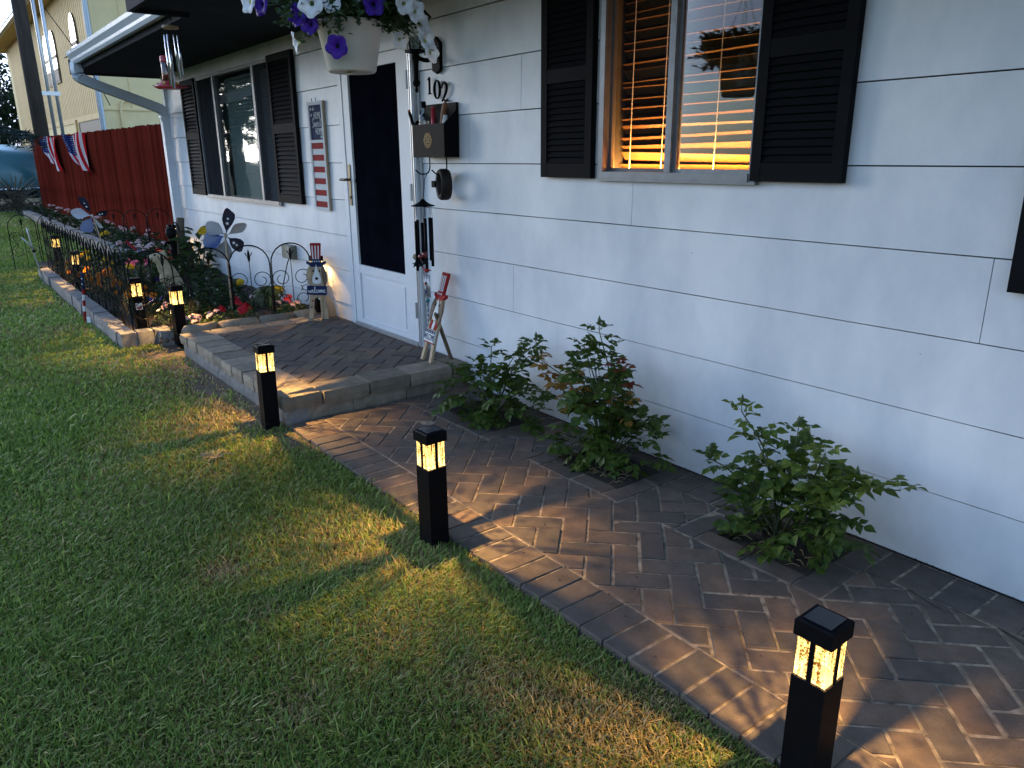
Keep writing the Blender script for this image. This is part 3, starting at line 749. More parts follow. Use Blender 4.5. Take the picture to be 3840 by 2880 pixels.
b = MB(); b.box((-25.5,-.30,-.05),(-12.5,.55,.07)); tag(b.build('far_bed_soil', M['soil']), kind='structure')
edging = thing('stone_edging', 'low pale concrete block edging along the front of the flower bed', 'edging', (-9,-1.55,0))
x = -11.42; k_ = 0
while x < -6.62:
    x2 = min(-6.56, x+rnd.uniform(.28,.34)); x2 = -6.56 if -6.56-x2 < .1 else x2
    o = rough_block((x+.004,-1.575+rnd.uniform(-.008,.008),-.05),(x2-.004,-1.45,.098+rnd.uniform(-.005,.006)),'edging_stone','block',edging,.005,seed=x); o.location -= edging.location
    o.rotation_euler = (0,0,rnd.gauss(0,.012)); x = x2
for ya, yb in ((-1.445,-1.325),(-1.318,-1.19)):
    o = rough_block((-6.69,ya,-.05),(-6.555,yb,.10),'edging_stone','block',edging,.006,seed=ya); o.location -= edging.location
o = rough_block((-6.548,-1.30,-.05),(-6.44,-1.18,.10),'edging_stone','block',edging,.006,seed=3); o.location -= edging.location
porch_edge = thing('log_edging', 'row of rounded stone edging between flower bed and porch', 'edging', (-6.12,-.6,0))
y = -1.2
for L_ in (.26,.33,.30,.28):
    y2 = min(-.03,y+L_); pts = [(-6.115+rnd.gauss(0,.006), y+.004+(y2-y-.008)*t_, .145+rnd.gauss(0,.003)) for t_ in (0,.04,.3,.6,.96,1)]
    bb = MB().tube(pts,[.03,.048,.052,.05,.047,.03],10); o = bb.build('rounded_stone', M['border'], porch_edge, True, loc=(6.12,.6,0)); y = y2
far_edge = thing('far_edging', 'pale block edging of the far bed below the red fence', 'edging', (-18,-.33,0))
x = -24.5
while x < -12.4:
    x2 = x+.42; o = rough_block((x+.006,-.40+rnd.uniform(-.012,.012),-.05),(x2-.006,-.24,.13+rnd.uniform(-.01,.01)),'edging_stone','block',far_edge,.008,seed=x); o.location -= far_edge.location; x = x2
o = rough_block((-12.42,-.40,-.05),(-12.25,.1,.13),'edging_stone','block',far_edge,.008); o.location -= far_edge.location

# ------------------------------------------------------------------ wire garden fences
HW = .164
def hoop_pts():
    pts = [(-HW,0,-.02),(-HW,0,.30),(-HW,0,.52)]
    for k in range(13):
        t_ = PI-PI*k/12; pts.append((HW*math.cos(t_),0,.535+HW*math.sin(t_)))
    return pts+[(HW,0,.52),(HW,0,.30),(HW,0,-.02)]
hoop_me = MB().tube(hoop_pts(), .0062, 6).mesh('hoop', M['iron'])
sp = MB(); sp.tube([(0,0,-.02),(0,0,.58)],.0035,5)
sp.lathe([(.004,.56),(.010,.575),(.013,.60),(.009,.615),(.012,.628),(.006,.65),(0,.668)],8)
for s_ in (-1,1): sp.tube(bez([(0,0,.60),(s_*.014,0,.612),(s_*.024,0,.628),(s_*.027,0,.640)],4),[.004]*12+[.0015],5)
spear_me = sp.mesh('spear', M['iron'])
spi = []
for k in range(34):
    t_ = k/33; a_ = -PI*.5+2*PI*1.45*t_; r_ = .074*(1-.62*max(0,(t_-.25)/.75)); spi.append((.0835-.074+ r_*math.cos(a_)+.0-.0095+.0095, 0, r_*math.sin(a_)))
scr_me = MB().tube([(-.083+.074+.0,0,-.12)]+[(p_[0],0,p_[2]) for p_ in spi], .0036, 5).mesh('scroll', M['iron'])
def garden_fence(label, hoops, loc, rz):
    t = thing('garden_fence', label, 'garden fence', loc, rz, 'black wire garden fences')
    for h, dz in hoops:
        link('hoop', hoop_me, t, loc=(h,0,dz)); link('spear', spear_me, t, loc=(h,0,dz))
        for sx_ in (-1,1):
            for zc, fl in ((.40,1),(.215,-1)):
                o = link('scroll', scr_me, t, loc=(h+sx_*.078,0.004*sx_,zc+dz)); o.scale = (sx_,1,fl)
    return t
garden_fence('black hooped wire fence along the front stone edging of the flower bed', [(-2.2+.348*k, rnd.uniform(-.012,.012)) for k in range(13)], (-8.95,-1.44,.035), R(.4))
garden_fence('black hooped wire fence across the flower bed beside the porch', [(.16,.0),(.257,.012),(.605,.0),(.925,.006),(1.265,.01)], (-6.69,-1.42,.03), R(74.6))
garden_fence('black hooped wire fence at the far end in front of the red boards', [(-.95,0),(-.60,0),(.20,.01),(.48,0),(.80,.0)], (-12.42,-.62,.02), PI/2)

# ------------------------------------------------------------------ pinwheels
M['star'] = mat('white_star', (.8,.8,.8), .5)
M['navys'] = mat('navy_foil', (.020,.045,.19), .25, .2, 6, spec=.7)
M['dnavy'] = mat('dark_navy_cloth', (.012,.014,.035), .5, .2, 6)
M['foil'] = mat('pearl_foil', (.55,.56,.58), .25, .15, 6, spec=.8)
M['grey'] = mat('grey_foil', (.20,.20,.21), .4, .3, 8)
def star_poly(r, r2=None, a0=PI/2):
    r2 = r2 or r*.42
    return [((r if k%2==0 else r2)*math.cos(a0+k*PI/5), (r if k%2==0 else r2)*math.sin(a0+k*PI/5)) for k in range(10)]
def pinwheel(label, base, hub, axis, petals, rad, stick_r=.008):
    t = thing('pinwheel', label, 'pinwheel', base)
    hb = Vector(hub)-Vector(base); ax = Vector(axis).normalized()
    MB().tube([(0,0,-.05), hb*.5, hb+Vector((0,0,.03))], stick_r, 8).build('stick', M['wood'], t, True)
    F = frame_to(-ax); F.translation = hb + ax*.03
    MB().lathe([(0,-.016),(.014,-.012),(.018,0),(.012,.02),(0,.024)],10).build('hub', M['foil'], t, True).matrix_local = F
    for i, (mm, ang, wid, rs_, cup) in enumerate(petals):
        b = MB(); nu, nv = 9, 8; grid = []
        for u in range(nu+1):
            tu = u/nu; row = []
            for v in range(nv+1):
                tv = v/nv*2-1
                edge_ = 1-.34*abs(tv)**2.6+.05*math.sin(5*tv+i*1.7)
                ph = R(ang)+wid*tv*(.25+.75*min(1,tu*1.6)); rr = .008+rad*rs_*tu*(edge_ if tu > .3 else 1)
                row.append((rr*math.cos(ph), rr*math.sin(ph), -.004-.028*i/6+cup*rad*tu*(tv*.55+.35*tu)))
            grid.append(row)
        for u in range(nu):
            for v in range(nv): b.face([grid[u][v],grid[u+1][v],grid[u+1][v+1],grid[u][v+1]])
        o = b.build('petal', M[mm], t, True); o.matrix_local = F
        if mm == 'dnavy':
            for rr, s_ in ((.5,.017),(.68,.014)):
                p_ = Vector((rad*rs_*rr*math.cos(R(ang)), rad*rs_*rr*math.sin(R(ang)), .02+cup*rad*rr*.35*rr))
                MB().prism(star_poly(s_), -.001, .002).build('star', M['star'], o).location = p_
    return t
pinwheel('pinwheel with navy, dark starred and pearly petals in front of the white siding', (-6.70,-.64,.06), (-6.74,-.61,.79), (-.86,.42,.05), [('dnavy',76,.32,1.30,.15),('foil',30,.34,1.10,.5),('dnavy',-42,.52,.95,.2),('grey',-102,.50,1.15,.2),('navys',195,.58,1.08,.25),('foil',143,.46,.98,.6)], .175)
pinwheel('pinwheel with blue and pearly petals in front of the red fence', (-12.15,-.62,.05), (-12.35,-.70,.66), (-.92,.2,.05), [('dnavy',112,.24,1.2,.3),('foil',165,.42,1.05,.4),('navys',238,.50,1.05,.2),('foil',-62,.22,.8,.5),('dnavy',12,.34,.8,.2)], .24)

# ------------------------------------------------------------------ garden ornaments
M['bark'] = mat('weathered_log', (.16,.115,.08), .85, .55, 18, .8, 45, stretch=(1,1,.25))
M['logend'] = mat('log_end', (.36,.27,.18), .8, .4, 30)
t = thing('driftwood_post', 'weathered log post standing in the bed near the house corner', 'post', (-9.62,-.25,.1))
MB().tube([(0,0,-.05),(.01,.0,.3),(.0,.02,.6),(-.01,.035,.66)],[.055,.05,.047,.045],10).build('tall_log', M['bark'], t, True)
MB().tube([(.10,.07,-.05),(.10,.06,.2),(.10,.065,.385)],[.036,.034,.033],9).build('short_log', M['bark'], t, True)
MB().tube([(-.01,.035,.661),(-.0105,.036,.667)],[.044,.040],10).build('sawn_end', M['logend'], t)
t = thing('hand_pump', 'dark iron hand pump ornament leaning on the driftwood post', 'garden ornament', (-9.55,-.36,.08))
MB().lathe([(.0,0),(.05,0),(.05,.02),(.03,.03),(.028,.30),(.036,.31),(.036,.33),(.03,.34),(.034,.46),(.05,.475),(.062,.52),(.06,.56),(.04,.585),(0,.59)],14).build('pump_body', M['iron'], t, True)
MB().tube(bez([(0,0,.40),(.03,-.07,.42),(.04,-.10,.38)],5),.016,8).build('spout', M['iron'], t, True)
MB().tube(bez([(-.01,0,.56),(-.02,.06,.64),(-.03,.10,.56),(-.03,.13,.40)],5),.008,6).build('pump_handle', M['iron'], t, True)
# seated dog statue (skin + subdivision, one continuous body)
def skin_body(name, verts, edges, radii, m, parent, sub=2, root=0):
    me = bpy.data.meshes.new(name); me.from_pydata(verts, edges, []); o = bpy.data.objects.new(name, me); COL.objects.link(o)
    md = o.modifiers.new('skin','SKIN'); md.use_smooth_shade = True
    for i, r_ in enumerate(radii):
        sv = me.skin_vertices[0].data[i]; sv.radius = r_ if isinstance(r_, tuple) else (r_, r_); sv.use_root = (i == root)
    s2 = o.modifiers.new('sub','SUBSURF'); s2.levels = sub; s2.render_levels = sub
    dg = bpy.context.evaluated_depsgraph_get(); nm = bpy.data.meshes.new_from_object(o.evaluated_get(dg))
    bpy.data.objects.remove(o); nm.materials.clear(); nm.materials.append(m); nm.name = name
    nm.polygons.foreach_set('use_smooth', [True]*len(nm.polygons))
    return link(name, nm, parent)
M['statue'] = mat('cream_resin', (.50,.40,.24), .7, .35, 12, .4, 60, c2=(.30,.22,.12))
t = thing('dog_statue', 'cream seated dog statue among the flowers behind the wire fence', 'statue', (-8.30,-.70,.06), R(262))
V_ = [(0,0,.10),(.01,0,.20),(.05,0,.30),(.08,0,.37),(.10,0,.43),(.165,0,.415),(.20,0,.405),   # hips, chest, neck, head, muzzle
      (-.02,.09,.07),(.08,.11,.035),(.12,.11,.025),(-.02,-.09,.07),(.08,-.11,.035),(.12,-.11,.025),
      (.09,.055,.20),(.10,.06,.10),(.12,.06,.025),(.09,-.055,.20),(.10,-.06,.10),(.12,-.06,.025),
      (.06,.055,.455),(.06,.085,.41),(.06,-.055,.455),(.06,-.085,.41),(-.09,0,.05)]
E2 = [(0,1),(1,2),(2,3),(3,4),(4,5),(5,6),(0,7),(7,8),(8,9),(0,10),(10,11),(11,12),(2,13),(13,14),(14,15),(2,16),(16,17),(17,18),(4,19),(19,20),(4,21),(21,22),(0,23)]
r_ = [.095,.088,.070,.050,.078,.048,.036,.075,.045,.03,.075,.045,.03,.04,.032,.03,.04,.032,.03,.022,.016,.022,.016,.035]
body = skin_body('body', V_, E2, r_, M['statue'], t)
for s_ in (-1,1): MB().lathe([(0,-.011),(.009,-.006),(.011,0),(.008,.007),(0,.01)],8,(.150,s_*.036,.448)).build('eye', M['black'], t, True)
MB().lathe([(0,-.014),(.012,-.008),(.014,0),(.010,.008),(0,.011)],8,(.232,0,.418)).build('nose', M['black'], t, True)
# striped stake beside the edging
t = thing('striped_stake', 'thin stake striped red, white and navy beside the stone edging', 'stake', (-7.93,-1.615,-.02))
tilt = Matrix.Rotation(R(-5),4,'X') @ Matrix.Rotation(R(3),4,'Y')
cols = ['red','red','white','red','white','red','navy','navy','navy']; z_ = 0
for k, c_ in enumerate(cols):
    o = MB().tube([tilt@Vector((0,0,k*.052)),tilt@Vector((0,0,k*.052+.0515))],.0125,8).build('band', M['whitep' if c_=='white' else c_], t, False)
for k in range(2):
    o = MB().prism(star_poly(.009),0,.002).build('star', M['star'], t); o.matrix_local = Matrix.Translation(tilt@Vector((.0,-.0,.36+k*.05)))@Matrix.Translation((.010,-.008,0))@frame_to((.8,-.6,0))
o = MB().box((-.02,-.004,.0),(.02,.004,.055)).build('plant_tag', M['whitep'], None, loc=(-7.80,-1.60,-.005), rz=R(35)); tag(o,'small white plastic plant tag at the foot of the stone edging','plant tag')
t = thing('garden_stake', 'thin grey metal garden stake leaning over the lawn far left', 'stake', (-10.6,-1.60,-.03))
MB().tube(bez([(0,0,0),(.0,-.04,.25),(.0,-.065,.45),(-.01,-.085,.70)],4),.009,6).build('rod', M['alu'], t, True)
MB().tube(bez([(.0,-.05,.42),(.03,-.10,.52),(.0,-.16,.60)],5),[.008]*10+[.003],6).build('leaf_arm', M['alu'], t, True)
MB().lathe([(0,.40),(.016,.42),(.018,.45),(0,.47)],8,(.0,-.058,0)).build('knot', M['iron'], t, True)
# small garden flag figure in the far bed
t = thing('flag_figure', 'little red white and blue figure standing in the bed', 'garden ornament', (-11.6,-.30,.10))
MB().lathe([(0,0),(.05,.0),(.042,.08),(.03,.14),(0,.15)],10).build('figure_body', M['navys'], t)
MB().tube(bez([(-.03,-.03,.12),(-.08,-.08,.17),(-.13,-.13,.24)],4),.018,6).build('arm', M['red'], t)
MB().tube(bez([(.03,.03,.12),(.06,.07,.16),(.07,.13,.20)],4),.018,6).build('arm', M['whitep'], t)
MB().lathe([(0,.15),(.028,.165),(.03,.19),(0,.215)],10).build('head', M['whitep'], t)
b = MB()
for k in range(12):
    a_ = k*2.4; s = star_poly(.008); q = Matrix.Translation((.043*math.cos(a_),.043*math.sin(a_),.02+.009*k))@frame_to((math.cos(a_),math.sin(a_),.15)); b.prism(s,0,.002,mat=q)
b.build('star_print', M['star'], t)
# ------------------------------------------------------------------ things on the wall
def stroke(polys, r, m, name, parent, F, n=6, flat=None):
    b = MB()
    for pl in polys: b.tube([F @ Vector((p_[0],p_[1],0)) for p_ in bez([(*q,0) for q in pl],5)], r, n)
    return b.build(name, m, parent)
def textmesh(s, size, name, m, parent, F, ext=.0015, shear=0.0, sx=1.0, align='CENTER'):
    cu_ = bpy.data.curves.new('txt','FONT'); cu_.body = s; cu_.size = size; cu_.align_x = align; cu_.align_y = 'CENTER'; cu_.extrude = ext; cu_.shear = shear
    to = bpy.data.objects.new('txt',cu_); COL.objects.link(to); dg = bpy.context.evaluated_depsgraph_get(); dg.update()
    me = bpy.data.meshes.new_from_object(to.evaluated_get(dg)); bpy.data.objects.remove(to)
    me.materials.clear(); me.materials.append(m); o = link(name, me, parent); o.matrix_local = F @ Matrix.Diagonal((sx,1,1,1)); return o
WF = Matrix(((1,0,0,0),(0,0,-1,0),(0,1,0,0),(0,0,0,1)))      # local XY -> wall XZ, local +Z -> -Y (towards the lawn)
# script letters as strokes (unit x-height 1, advance in x)
def script(word, x0=0.0):
    out = []; x = x0
    for ch in word:
        if ch == 'S': st = [(.95,1.55),(.75,1.8),(.4,1.7),(.3,1.3),(.6,.9),(.75,.45),(.45,.0),(.05,.15)]; adv = .95
        elif ch == 'w': st = [(0,.3),(.1,.9),(.2,.15),(.4,.1),(.5,.85),(.6,.15),(.8,.1),(.92,.9),(1.05,.7)]; adv = 1.0
        elif ch == 'e': st = [(0,.3),(.35,.6),(.4,.9),(.2,.95),(.1,.5),(.2,.1),(.45,.05),(.65,.3)]; adv = .6
        elif ch == 't': st = [(0,.3),(.25,1.0),(.32,1.9),(.28,.6),(.35,.05),(.6,.2)]; adv = .55
        elif ch == 'l': st = [(0,.3),(.3,1.2),(.35,1.9),(.2,1.85),(.15,.8),(.25,.05),(.5,.25)]; adv = .48
        elif ch == 'c': st = [(.5,.8),(.3,.95),(.12,.55),(.2,.1),(.42,.06),(.6,.3)]; adv = .55
        elif ch == 'o': st = [(.3,.95),(.1,.6),(.2,.1),(.42,.15),(.5,.6),(.3,.95),(.7,.8)]; adv = .62
        elif ch == 'm': st = [(0,.8),(.1,.05),(.12,.6),(.28,.95),(.36,.05),(.38,.6),(.54,.95),(.62,.05),(.64,.6),(.82,.9),(.9,.1),(1.05,.25)]; adv = 1.02
        out.append([(x+p_[0],p_[1]) for p_ in st])
        if ch == 't': out.append([(x+.05,1.35),(x+.6,1.42)])
        x += adv
    return out, x
# house number 102
t = thing('house_number', 'black metal house number 102 above the mailbox', 'house number', (-4.2,0,1.83))
def digit(polys, dx, dz, s):
    b = MB()
    for pl, w_ in polys:
        pts = bez([(*q,0) for q in pl], 6); n = len(pts)
        b.tube([(dx+p_[0]*s, -.014, dz+p_[1]*s) for p_ in pts], [s*w_(i/(n-1)) for i in range(n)], 7)
    return b.build('digit', M['black'], t)
digit([([(0,0),(0,.5),(0,1.0)],lambda u:.075),([(0,1.0),(-.1,.9),(-.2,.86)],lambda u:.05),([(-.18,0),(0,0),(.18,0)],lambda u:.04)], -.098,-.018,.096)
digit([([(.3*math.sin(2*PI*k/12),.5+.5*math.cos(2*PI*k/12)) for k in range(13)],lambda u:.04+.045*abs(math.sin(2*PI*u)))], -.012,-.050,.104)
digit([([(-.26,.72),(-.2,.95),(.02,1.02),(.25,.85),(.2,.55),(-.05,.25),(-.28,.02)],lambda u:.045+.04*math.sin(PI*u)),([(-.28,.02),(-.1,.08),(.1,.0),(.3,.08)],lambda u:.055)], .070,-.070,.102)
# wall lantern, unlit
t = thing('wall_lantern', 'black unlit coach lantern beside the door under the hanging basket', 'lantern', (-4.21,0,2.03))
b = MB(); b.prism([(-.045,-.09),(.0,-.11),(.045,-.09),(.05,.06),(.0,.10),(-.05,.06)],0,.02,0,.004,WF); b.build('back_plate', M['black'], t)
MB().tube(bez([(0,-.02,.0),(0,-.07,-.035),(0,-.13,-.03),(0,-.16,.0)],5),.013,8).build('arm', M['black'], t, True)
MB().lathe([(0,-.225),(.008,-.22),(.012,-.205),(.006,-.195),(.020,-.18),(.024,-.165),(.014,-.15),(.016,-.06),(.024,-.03),(.022,-.01),(.03,.0),(.0,.0)],12,(0,-.16,0)).build('tail', M['black'], t, True)
b = MB()
for k in range(6):
    a0_ = k*PI/3; b.tube([(.055*math.cos(a0_),-.16+.055*math.sin(a0_),.002),(.088*math.cos(a0_),-.16+.088*math.sin(a0_),.19)],.006,5)
b.lathe([(0,0),(.062,.0),(.062,.014),(0,.014)],6,(0,-.16,0)); b.lathe([(.1,.188),(.105,.195),(.05,.25),(.015,.27),(.018,.29),(0,.305)],6,(0,-.16,0)); b.build('cage', M['black'], t)
MB().lathe([(.05,.015),(.084,.187)],6,(0,-.16,0)).build('lantern_glass', M['glass'], t)
# mailbox
t = thing('mailbox', 'black wall mailbox with gold emblem right of the door', 'mailbox', (-4.185,0,1.433))
b = MB(); w2 = .183
b.box((-w2,-.018,0),(w2,-.003,.315))
b.box((-w2,-.11,.0),(w2,-.1055,.195)); b.box((-w2,-.105,0),(w2,-.0185,.005))
for s_ in (-1,1): b.prism([(.0185,.0055),(.105,.0055),(.105,.195),(.0185,.27)],0,.005,mat=Matrix(((0,0,1,s_*w2-(.005 if s_>0 else 0)),(-1,0,0,0),(0,1,0,0),(0,0,0,1))))
b.build('box', M['black'], t)
b = MB()
def ring2(rx, rz_, cx=0, cz=0, n=24): return [(cx+rx*math.cos(2*PI*k/n),-.1118,cz+rz_*math.sin(2*PI*k/n)) for k in range(n+1)]
for args in ((.028,.043,-.012,.10),(.028,.043,.012,.10),(.045,.026,0,.10),(.036,.036,0,.10)): b.tube(ring2(*args),.0014,5)
for xx in (-.018,-.006,.006,.018): b.tube([(xx,-.1118,.083),(xx,-.1118,.118)],.0018,5)
for zz in (.092,.109): b.tube([(-.024,-.1118,zz),(.024,-.1118,zz)],.0016,5)
b.build('emblem', M['gold'], t)
for xx, top in ((-.07,.0),(.125,.0)):
    MB().tube(bez([(xx,-.06,0),(xx,-.06,-.06),(xx-.004,-.075,-.095),(xx-.03,-.11,-.10),(xx-.06,-.13,-.075)],5),.0045,6).build('hook', M['black'], t, True)
M['clear'] = glass_mat('clear_bottle', (.82,.88,.9), .08)
t = thing('water_bottle', 'clear plastic bottle standing in the mailbox', 'bottle', (-4.30,-.062,1.45))
MB().lathe([(0,0),(.032,0),(.034,.02),(.034,.20),(.033,.225),(.026,.252),(.013,.268),(.012,.285)],16).build('bottle_body', M['clear'], t, True)
MB().lathe([(.015,.278),(.016,.315),(0,.317)],12).build('bottle_cap', M['black'], t)
def tool(name, label, cat, loc, tip, r_, m, tipm=None):
    t = thing(name, label, cat, loc); d = Vector(tip)
    MB().tube([(0,0,0),d*.6,d],[r_*.8,r_,r_*.9],8).build('handle', m, t, True)
    if tipm: MB().tube([d*1.001,d*1.06],[r_*.9,r_*.7],8).build('end_cap', tipm, t, True)
M['orange'] = mat('orange_plastic', (.42,.10,.02), .45, .2, 20); M['brown'] = mat('tan_grip', (.25,.10,.035), .5, .3, 20)
M['pinkred'] = mat('red_plastic', (.50,.035,.05), .35, .2, 20)
tool('grill_lighter','dark stick with an orange end leaning out of the mailbox on the left','tool',(-4.335,-.07,1.47),(-.075,-.03,.235),.011,M['black'],M['orange'])
tool('red_lighter','red plastic lighter standing in the mailbox','lighter',(-4.20,-.062,1.46),(.012,.0,.255),.016,M['pinkred'],M['pinkred'])
t = thing('curved_knife','tan handled pruning knife in the mailbox','tool',(-4.105,-.06,1.46))
MB().tube(bez([(0,0,0),(-.005,0,.10),(.02,0,.20),(.055,0,.29)],5),[.012]*6+[.016]*5+[.017]*4+[.006],8).build('handle', M['brown'], t, True)
t = thing('spray_nozzle','small white nozzle sticking out of the mailbox','nozzle',(-4.05,-.065,1.55)); MB().lathe([(0,0),(.022,0),(.022,.09),(.014,.11),(.014,.125),(0,.127)],10).build('nozzle_body', M['whitep'], t, True)
# iron ring on the right hook
t = thing('hanging_ring', 'dark brown ring hanging below the mailbox', 'ring', (-4.075,-.075,1.272))
b = MB(); n = 28
prof = [(.062,-.028),(.085,-.034),(.094,-.02),(.094,.02),(.085,.034),(.062,.028)]
mt = Matrix.Rotation(R(90),4,'X')
b.lathe(prof+[prof[0]], n, mat=Matrix.Rotation(R(-20),4,'Z')@mt); b.build('ring_body', mat('dark_ring',(.022,.016,.013),.6,.4,20,spec=.2), t, True)
b = MB(); b.box((-.125,-.012,-.02),(-.09,.012,.02)); b.build('side_knob', M['black'], t)
# black wind chime on the left hook
t = thing('wind_chime', 'black metal wind chime with berry charms hanging by the door frame', 'wind chime', (-4.225,-.14,1.16))
MB().lathe([(.0,.024),(.009,.022),(.022,.006),(.05,-.010),(.076,-.018),(.074,-.022),(.045,-.016),(0,-.013)],24).build('canopy', M['black'], t, True)
MB().tube(bez([(.0,.0,.02),(.004,.01,.08),(0,.02,.14),(-.005,.05,.188)],5),.0025,5).build('cord', M['iron'], t)
for k in range(6):
    a_ = k*PI/3+.3; x_, y_ = .052*math.cos(a_), .052*math.sin(a_); l_ = .27+.022*((k*2)%5)
    tb = MB().tube([(x_,y_,-.09-.006*k),(x_,y_,-.09-l_)],.0095,10).build('chime_tube', M['black'], t, True)
    MB().tube([(x_,y_,-.02),(x_+.012,y_,-.095)],.001,4).tube([(x_,y_,-.02),(x_-.012,y_,-.095)],.001,4).build('cord', M['iron'], t)
M['berry'] = mat('berry_red', (.16,.015,.02), .25, .3, 20)
for k, (x_,y_,z_) in enumerate(((.02,-.04,-.335),(-.03,-.05,-.34),(.05,-.03,-.32))):
    MB().lathe([(0,-.022),(.016,-.014),(.022,0),(.016,.016),(0,.022)],10,(x_,y_,z_)).build('berry', M['berry'] if k != 1 else M['logend'], t, True)
    MB().prism(star_poly(.026),-.003,.003,mat=Matrix.Translation((x_+.01,y_-.01,z_-.045))@frame_to((.5,-.8,.2))).build('leaf_charm', M['black'], t)
MB().tube([(0,0,-.02),(0,0,-.36)],.0012,4).build('cord', M['iron'], t)
t = thing('small_wind_chime', 'small wind chime with red bird top and teal drop below the black one', 'wind chime', (-4.245,-.12,.73))
MB().tube([(-.052,0,.012),(-.02,0,.0),(0,0,-.004),(.02,0,.0),(.058,0,.006)],[.002,.007,.013,.007,.002],8).build('red_bird', M['red'], t, True)
for x_ in (-.03,-.01,.012,.03): MB().tube([(x_,0,-.03),(x_,0,-.165-.4*abs(x_))],.0055,8).build('chime_tube', M['alu'], t, True)
for z_, mm in ((-.085,'red'),(-.115,'whitep'),(-.14,'navys')): MB().lathe([(0,-.012),(.011,0),(0,.012)],8,(0,-.012,z_)).build('bead', M[mm], t, True)
M['teal'] = mat('teal_glass', (.05,.20,.22), .2, .2, 9)
MB().lathe([(0,-.022),(.019,0),(0,.024)],8,(0,0,-.20)).build('drop', M['teal'], t)
b = MB(); b.tube([(0,0,0),(0,0,-.18)],.001,4); b.tube([(0,0,-.22),(-.004,.0,-.48)],.0012,4); b.build('cord', M['iron'], t)
for k in range(7): MB().lathe([(0,-.008),(.008,0),(0,.008)],8,(-.002,0,-.25-.033*k)).build('bead', M['whitep' if k%2 else 'alu'], t, True)
MB().tube([(0,0,0),(.004,.0,.10)],.001,4).build('cord', M['iron'], t)
# wood and silver chime at the eave
t = thing('silver_wind_chime', 'silver tube wind chime with wooden disc hanging from the porch eave', 'wind chime', (-5.96,-1.06,2.305))
MB().lathe([(0,-.009),(.052,-.009),(.055,0),(.052,.009),(0,.009)],20).build('disc', M['wood'], t, True)
for k in range(6):
    a_ = k*PI/3+.2; x_, y_ = .042*math.cos(a_), .042*math.sin(a_); l_ = .23+.025*k
    MB().tube([(x_,y_,-.05),(x_,y_,-.05-l_)],.0085,10).build('chime_tube', M['steel'], t, True); MB().tube([(x_,y_,-.008),(x_,y_,-.05)],.001,4).build('cord', M['iron'], t)
for k in range(3): a_ = k*2*PI/3; MB().tube([(.04*math.cos(a_),.04*math.sin(a_),.009),(0,0,.06)],.001,4).build('cord', M['iron'], t)
MB().tube([(0,0,.06),(0,0,.095)],.0012,4).lathe([(0,.05),(.012,.056),(0,.066)],8).build('hanger', M['iron'], t)
# hummingbird feeder
t = thing('hummingbird_feeder', 'red hummingbird feeder hanging under the eave', 'bird feeder', (-6.60,-.95,1.955))
MB().lathe([(0,0),(.085,0),(.10,.012),(.095,.022),(.055,.05),(.045,.055),(0,.055)],20).build('tray', M['pinkred'], t, True)
b = MB()
for k in range(5): a_ = k*2*PI/5; MB().tube([(.09*math.cos(a_),.09*math.sin(a_),.01),(.135*math.cos(a_),.135*math.sin(a_),.016)],.004,5).build('perch', M['pinkred'], t)
for k in range(5):
    a_ = k*2*PI/5+.6; MB().prism([(.014*math.cos(2*PI*i/6),.014*math.sin(2*PI*i/6)) for i in range(6)],0,.006,mat=Matrix.Translation((.078*math.cos(a_),.078*math.sin(a_),.034))@frame_to((math.cos(a_),math.sin(a_),1))).build('feeding_flower', mat('yellow_plastic',(.55,.36,.05),.5) if 'yel' not in M else M['yel'], t)
M['nectar'] = glass_mat('feeder_glass', (.75,.25,.15), .08)
MB().lathe([(.038,.055),(.040,.06),(.040,.185),(.032,.20)],16).build('bottle', M['nectar'], t, True)
MB().lathe([(.041,.19),(.043,.195),(.04,.235),(.02,.24),(0,.24)],16).build('lid', M['pinkred'], t, True)
MB().tube([(0,0,.24),(0,0,.46)],.0015,4).build('hanger', M['iron'], t)
# HOME Sweet HOME sign
t = thing('welcome_sign', 'tall flag striped HOME Sweet HOME sign hanging left of the door', 'sign', (-6.025,-.002,1.02))
sw = .145
b = MB(); b.box((-sw,-.02,0),(-sw+.028,0,.845)); b.box((sw-.028,-.02,0),(sw,0,.845)); b.box((-sw+.028,-.0195,.817),(sw-.028,0,.845)); b.box((-sw+.028,-.0195,0),(sw-.028,0,.024)); b.box((-sw+.028,-.0195,.53),(sw-.028,0,.553)); b.build('frame', M['whitep'], t)
b = MB(); b.box((sw+.0003,-.019,.001),(sw+.004,-.001,.844)); b.box((-sw-.004,-.019,.001),(-sw-.0003,-.001,.844)); b.build('wood_edge', M['wood'], t)
b = MB(); b.box((-sw+.029,-.010,.554),(sw-.029,-.004,.816)); pn = b.build('navy_panel', M['navy'], t)
zz = .0245; hs = (.53-.025)/11
for k in range(11):
    o = MB().box((-sw+.029,-.012,zz+.001),(sw-.029,-.004,zz+hs-.001)).build('stripe', M['red' if k%2==0 else 'whitep'], t); zz += hs
def wallF(x_, z_, y_=-.0115): q = WF.copy(); q.translation = Vector((x_,y_,z_)); return q
textmesh('HOME',.072,'lettering',M['whitep'],pn,wallF(.02,.735),.0008,0,.62)
textmesh('HOME',.072,'lettering',M['whitep'],pn,wallF(.035,.615),.0008,0,.62)
st, wx_ = script('Sweet'); stroke([[(p_[0]*.048-.085,p_[1]*.036) for p_ in s_] for s_ in st], .0028, M['whitep'], 'lettering', pn, wallF(.0,.652), 5)
for x_, z_ in ((-.09,.79),(-.045,.788),(-.09,.745),(.10,.63),(.075,.575),(.105,.572)):
    o = MB().prism(star_poly(.017),0,.0015).build('star', M['whitep'], pn); o.matrix_local = wallF(x_,z_)
